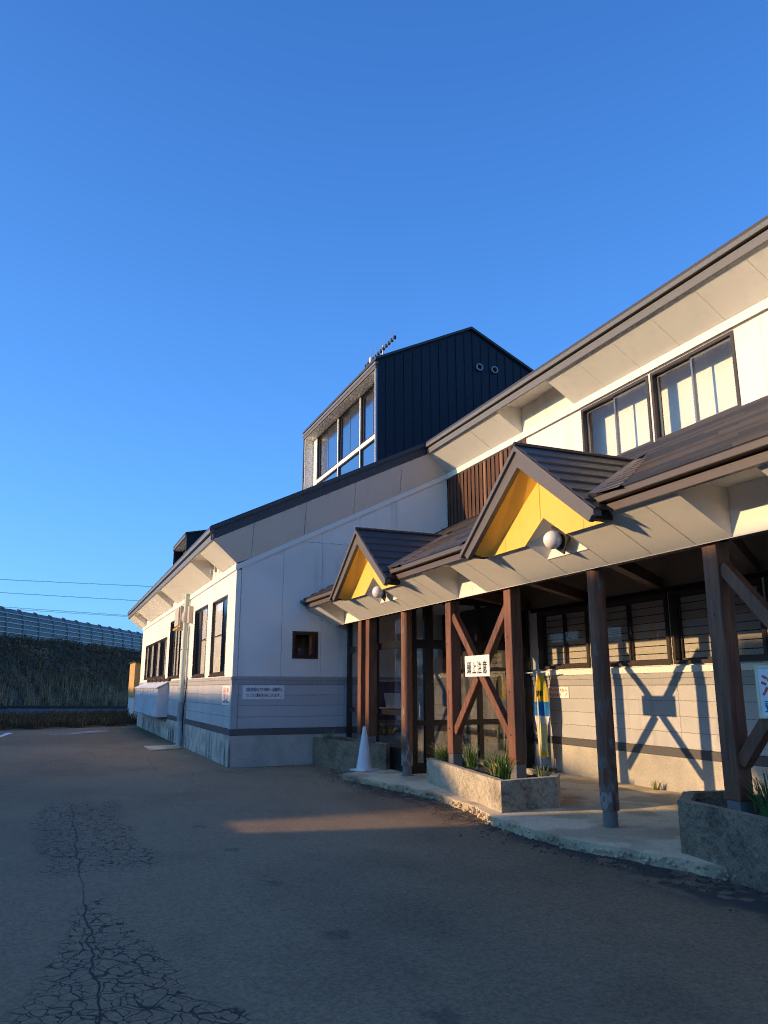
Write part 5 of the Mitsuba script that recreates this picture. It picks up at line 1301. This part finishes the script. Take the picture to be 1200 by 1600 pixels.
for k in range(NBK + 22):
    d = d0 + SPC * k
    top = barrier_top(d)
    near = 60 < d < 135
    hs = np.linspace(0, top, 8)

    def off(h):
        return np.interp(h, [0, 1.2, 2.0, 2.6, 3.05], [0, 0, -0.08, -0.30, -0.62])
    P = [bw(d, 0.10 + off(h), BT - 0.1 + h) for h in hs]
    put('post', tube(P, 0.085, 6), 'barrier_post', BAR)
    # louvre slats between this post and the next
    d2 = d + SPC
    ns = 6
    top2 = barrier_top(d2)
    ta = min(top, top2) if d < 8 else top
    for s in range(ns):
        h0, h1 = 2.92 * s / ns, 2.92 * (s + 1) / ns
        if h0 > ta - 0.05 or (not near and s % 1):
            continue
        h1 = min(h1, ta) if d < 8 else h1
        q = [bw(d + 0.05, off(h0) + 0.05, BT - 0.1 + h0), bw(d2 - 0.05, off(h0) + 0.05, BT - 0.1 + h0),
             bw(d2 - 0.05, off(h1) - 0.02, BT - 0.1 + h1 - 0.03), bw(d + 0.05, off(h1) - 0.02, BT - 0.1 + h1 - 0.03)]
        n_ = np.cross(np.subtract(q[1], q[0]), np.subtract(q[3], q[0]))
        n_ /= np.linalg.norm(n_)
        put('slat', slab(q, n_ * 0.05), 'barrier_panel', BAR)
        if s == 0:
            hb = [0, 1.2, 2.0, 2.6, 2.9]
            for a_, b_ in zip(hb[:-1], hb[1:]):
                put('backing_sheet', slab([bw(d, off(a_) - 0.08, BT - 0.1 + a_), bw(d2, off(a_) - 0.08, BT - 0.1 + a_), bw(d2, off(b_) - 0.08, BT - 0.1 + b_), bw(d, off(b_) - 0.08, BT - 0.1 + b_)], (0, 0, 0.001)), 'barrier_panel', BAR)  # added sheet stops sun leaking between the slats
        if near and s:
            put('slat_edge', bar(bw(d + 0.06, off(h0) + 0.075, BT - 0.1 + h0 + 0.01), bw(d2 - 0.06, off(h0) + 0.075, BT - 0.1 + h0 + 0.01), 0.06, 0.075), 'barrier_edge', BAR)
    if near:
        put('cap', bar(P[-1], bw(d, off(top) - 0.25, BT - 0.1 + top + 0.12), 0.14, 0.16), 'wire_black', BAR)


# unseen barrier end, its lowered top shaped to let the sun strip through
tp = [(t_at_y(10), 0.5), (t_at_y(17.3), 0.5), (t_at_y(17.45), 1.03), (t_at_y(17.65), 1.33), (t_at_y(18.0), 1.61), (t_at_y(18.55), 1.92), (t_at_y(19.55), 2.36), (t_at_y(21.5), 2.8), (d0 - 0.05, 2.92)]
for (a_, za), (b_, zb) in zip(tp[:-1], tp[1:]):
    if b_ > a_:
        n_ = path_xy(a_, 0.0) - path_xy(a_, 0.1)
        put('end_panel', slab([bw(a_, -0.05, BT - 0.2), bw(b_, -0.05, BT - 0.2), bw(b_, -0.05, BT - 0.1 + zb), bw(a_, -0.05, BT - 0.1 + za)], (n_[0], n_[1], 0)), 'barrier_panel', BAR)


# dry grass and scrub on the slope
def blades(n, place, hmin, hmax, wid, seedv, droop=0.3):
    r = np.random.default_rng(seedv)
    V_, F_ = [], []
    b = place(r, n)
    h = r.uniform(hmin, hmax, n) * (0.6 + 0.8 * r.random(n))
    a = r.uniform(0, 2 * np.pi, n)
    lean = r.uniform(0, droop, n) * h
    sx, sy = np.cos(a), np.sin(a)
    p0 = b + np.c_[-sy * wid, sx * wid, 0 * h]
    p1 = b + np.c_[sy * wid, -sx * wid, 0 * h]
    p2 = b + np.c_[sx * lean * .4 + sy * wid * .6, sy * lean * .4 - sx * wid * .6, h * 0.55]
    p3 = b + np.c_[sx * lean, sy * lean, h]
    v = np.stack([p0, p1, p2, p3], 1).reshape(-1, 3)
    i = np.arange(n)[:, None] * 4
    f = np.concatenate([i + [0, 1, 2], i + [0, 2, 3]])
    return trimesh.Trimesh(v, f, process=False)


def on_bank(lo, hi, d_a, d_b, pw=1.0):
    def place(r, n):
        d = r.uniform(d_a, d_b, n)
        l = lo + (hi - lo) * r.random(n) ** pw
        # gather into clumps
        d = d + 0.8 * np.sin(d * 3.1 + l * 2.0)
        z = np.interp(l, [0, 0.3, 11.2, 14.5], [BT, BT, 0.15, -0.4])
        z = z + (meshkit.fbm(np.stack([d * 0.16, l * 0.3, 0 * d], -1), 4, 2) - 0.5) * 1.0 * ((l > 0.5) & (l < 12.5)) - 0.15
        return np.c_[path_xy(d, l), z]
    return place


put('bank_grass', blades(22000, on_bank(0.4, 12.5, 45, 125), 0.25, 0.7, 0.035, 21, 0.9), 'dry_grass_1', kind='stuff', label='dull grass covering the embankment slope')
put('bank_scrub', blades(9000, on_bank(1.0, 12.5, 45, 125), 0.3, 1.0, 0.03, 22, 1.0), 'dry_grass_2', kind='stuff', label='dark scrub scattered over the embankment slope')
def brambles(n, seedv):
    r = np.random.default_rng(seedv)
    c = on_bank(0.6, 12.0, 48, 122)(r, n)
    ms = []
    for q in c:
        R_ = r.uniform(0.5, 1.5)
        k = int(70 * R_)
        u = r.normal(size=(k, 3))
        u[:, 2] = np.abs(u[:, 2])
        u /= np.linalg.norm(u, axis=1, keepdims=True)
        p = q + u * R_ * r.uniform(0.5, 1.0, (k, 1)) * [1, 1, 0.75]
        s_ = r.uniform(0.08, 0.2, k)
        e1, e2 = r.normal(size=(k, 3)), r.normal(size=(k, 3))
        e1 *= (s_ / np.linalg.norm(e1, axis=1))[:, None]
        e2 *= (s_ / np.linalg.norm(e2, axis=1))[:, None]
        v = np.stack([p - e1, p + e2 * 0.5, p + e1, p - e2 * 0.5], 1).reshape(-1, 3)
        i = np.arange(k)[:, None] * 4
        ms.append(trimesh.Trimesh(v, np.concatenate([i + [0, 1, 2], i + [0, 2, 3]]), process=False))
    return cat(ms)


put('bank_brambles', brambles(190, 41), 'dry_grass_1', kind='stuff', label='dark brambles over the embankment slope')
put('bank_thicket', brambles(110, 42), 'dry_grass_0', kind='stuff', label='brown thicket over the embankment slope')
put('bank_dry_stalks', blades(7000, on_bank(5.0, 13, 45, 115, 0.7), 0.5, 1.5, 0.02, 23, 0.25), 'dry_grass_0', kind='stuff', label='pale dry stalks low on the embankment')
put('bank_reeds', blades(2600, on_bank(9.0, 13, 45, 110, 0.6), 0.6, 1.9, 0.018, 24, 0.15), 'dry_grass_3', kind='stuff', label='pale reeds at the foot of the embankment')

# local track across the view: ballast, sleepers hidden, two rails
q0, q1 = (*dl(50, -24), 0), (*dl(44, 30), 0)
tv = np.array(q1) - np.array(q0)
tv /= np.linalg.norm(tv)
sd = np.array([-tv[1], tv[0], 0])
pr_ = [(-2.6, -0.3), (-1.5, 0.30), (1.5, 0.30), (2.6, -0.3)]
A = [np.array(q0) + sd * a + [0, 0, z] for a, z in pr_]
C = [np.array(q1) + sd * a + [0, 0, z] for a, z in pr_]
f = []
for i in range(3):
    f += [(i, i + 4, i + 5), (i, i + 5, i + 1)]
m = trimesh.Trimesh(np.array(A + C), f, process=False)
if m.face_normals[:, 2].mean() < 0:
    m.invert()
put('ballast', m, 'ballast_stone', kind='structure', label='dark ballast bed of the local railway track')
t = thing('railway_track', 'rusty railway track crossing behind the car park', 'railway track')
for s in (-0.55, 0.55):
    put('rail', bar(np.array(q0) + sd * s + [0, 0, 0.46], np.array(q1) + sd * s + [0, 0, 0.46], 0.08, 0.16), 'rail_steel', t)
for k in range(110):
    c = np.array(q0) + tv * (24 + 0.6 * k)
    if k > 66:
        break
    put('sleeper', bar(c - sd * 1.0 + [0, 0, 0.33], c + sd * 1.0 + [0, 0, 0.33], 0.22, 0.10), 'timber_dark', t)

# verge between asphalt and track
vd = rough_edge([(-14, 31.6), (-1.9, 34.3), (-0.8, 34.7), (1.2, 35.5), (3.1, 36.3)], 0.0, 1, 0.3)


def verge_z(x, y, ye):
    return np.clip((y - ye) / 3.0, 0, 1) * 0.22


def on_verge(lo, hi, pw=1.0):
    def place(r, n):
        x = r.uniform(-10, 4.6, n)
        ye = np.interp(x, [-14, -1.9, -0.8, 1.2, 3.1, 6], [31.6, 34.3, 34.7, 35.5, 36.3, 37.6])
        o = lo + (hi - lo) * r.random(n) ** pw
        o = o + 0.25 * np.sin(x * 4 + o * 3)
        return np.c_[x, ye + o, np.clip(o / 3.0, 0, 1) * 0.22 - 0.02]
    return place


xs_ = np.linspace(-40, 30, 60)
ye = np.interp(xs_, [-40, -14, -1.9, -0.8, 1.2, 3.1, 30], [25, 31.6, 34.3, 34.7, 35.5, 36.3, 46])
vv, ff = [], []
for x, y in zip(xs_, ye):
    for o, z in ((-0.3, -0.05), (0.15, 0.02), (1.5, 0.13), (3.0, 0.2), (7.5, 0.1), (10, -0.3)):
        vv.append((x, y + o, z))
for i in range(59):
    for j in range(5):
        a = i * 6 + j
        ff += [(a, a + 6, a + 7), (a, a + 7, a + 1)]
m = trimesh.Trimesh(vv, ff, process=False)
if m.face_normals[:, 2].mean() < 0:
    m.invert()
put('verge', m, 'earth', kind='structure', label='earth verge at the end of the asphalt')
put('verge_scrub', blades(9000, on_verge(0.1, 4.5), 0.15, 0.42, 0.02, 31, 0.6), 'verge_brown', kind='stuff', label='dull low scrub along the end of the car park')
put('verge_dead_stems', blades(5000, on_verge(0.1, 4.5), 0.15, 0.50, 0.012, 32, 0.7), 'verge_brown', kind='stuff', label='dead brown stems along the end of the car park')
put('verge_grass', blades(6000, on_verge(0.8, 5.5), 0.1, 0.34, 0.016, 33, 0.5), 'verge_green', kind='stuff', label='green grass on the far verge')
for i, (x, o) in enumerate(((-1.35, 0.5), (-0.2, 0.9), (0.25, 0.7), (1.15, 0.5), (1.55, 0.9), (2.05, 0.4), (2.2, 1.2))):
    ye_ = float(np.interp(x, [-14, -1.9, -0.8, 1.2, 3.1], [31.6, 34.3, 34.7, 35.5, 36.3]))
    clump(x, ye_ + o, 0.02, 0.42, 26, 0.3, 'leaf_pale', ('first', 'second', 'third', 'fourth', 'fifth', 'sixth', 'seventh')[i] + ' pale green tuft from the left, beyond the asphalt', 50 + i, 'verge_tuft', 'green tufts along the far verge')

# ------------------------------------------------------------------ overhead wires
for i, (p, q, r_) in enumerate((((-4.25, 60, 9.08), (6.2, 60, 9.10), 0.015), ((-4.16, 60, 8.16), (5.12, 60, 7.99), 0.015), ((-4.06, 60, 7.17), (4.06, 60, 6.88), 0.013), ((-4.06, 60, 7.05), (4.06, 60, 6.80), 0.011))):
    p, q = np.array(p, float), np.array(q, float)
    v = q - p
    ts = np.linspace(-3.2, 3.2, 33)
    P = [p + v * s + np.array([0, 0, 0.012 * (s - 0.5) ** 2]) for s in ts]
    put('overhead_wire', tube(P, r_, 4), 'wire_black', label=('highest', 'second highest', 'third highest', 'lowest')[i] + ' of the thin wires crossing the sky', cat='wire')

t = thing('garden_wall', 'added grey block wall out of view on the left, shaped to shade the yard', 'wall')  # unseen wall, added to cut off the end of the sunlit strip
for j in range(6):
    for k in range(13):
        a = 8.9 + 0.4 * k + (0.2 if j % 2 else 0)
        put('block', bx(-3.75, -3.6, a + 0.004, a + 0.396, 0.19 * j, 0.19 * j + 0.185), 'planter_concrete', t)
put('coping', bx(-3.8, -3.55, 8.85, 14.3, 1.136, 1.175), 'planter_concrete', t)

# ------------------------------------------------------------------ unseen house left of the camera, added and shaped to shade the yard
H_ = thing('neighbour_house', 'added two storey house out of view on the left, shaped to shade the yard', 'house')
hx0, hx1, hy0, hy1 = -27.0, -17.0, 1.0, 13.05
put('wall', bx(hx0 + 4, hx1, hy0, hy1, -0.3, 6.15), 'house_wall', H_)
put('roof', trimesh.convex.convex_hull(np.array([(hx0 + 3.6, hy0 - .5, 6.15), (hx1 + .5, hy0 - .5, 6.15), (hx1 + .5, hy1 + .55, 6.15), (hx0 + 3.6, hy1 + .55, 6.15), (hx0 + 4.4, hy0, 7.72), (hx1 - .1, hy0, 7.72), (hx1 - .1, hy1 + .40, 7.72), (hx0 + 4.4, hy1 + .40, 7.72)])), 'house_roof', H_)
for k in range(6):
    for z in (0.9, 3.6):
        y = 1.4 + 1.95 * k
        w = put('window', bx(hx1 + 0.001, hx1 + 0.05, y, y + 1.3, z, z + 1.2), 'frame_silver', H_)
        put('pane', bx(hx1 + 0.051, hx1 + 0.056, y + 0.06, y + 1.24, z + 0.06, z + 1.14), 'dark_inside', w)
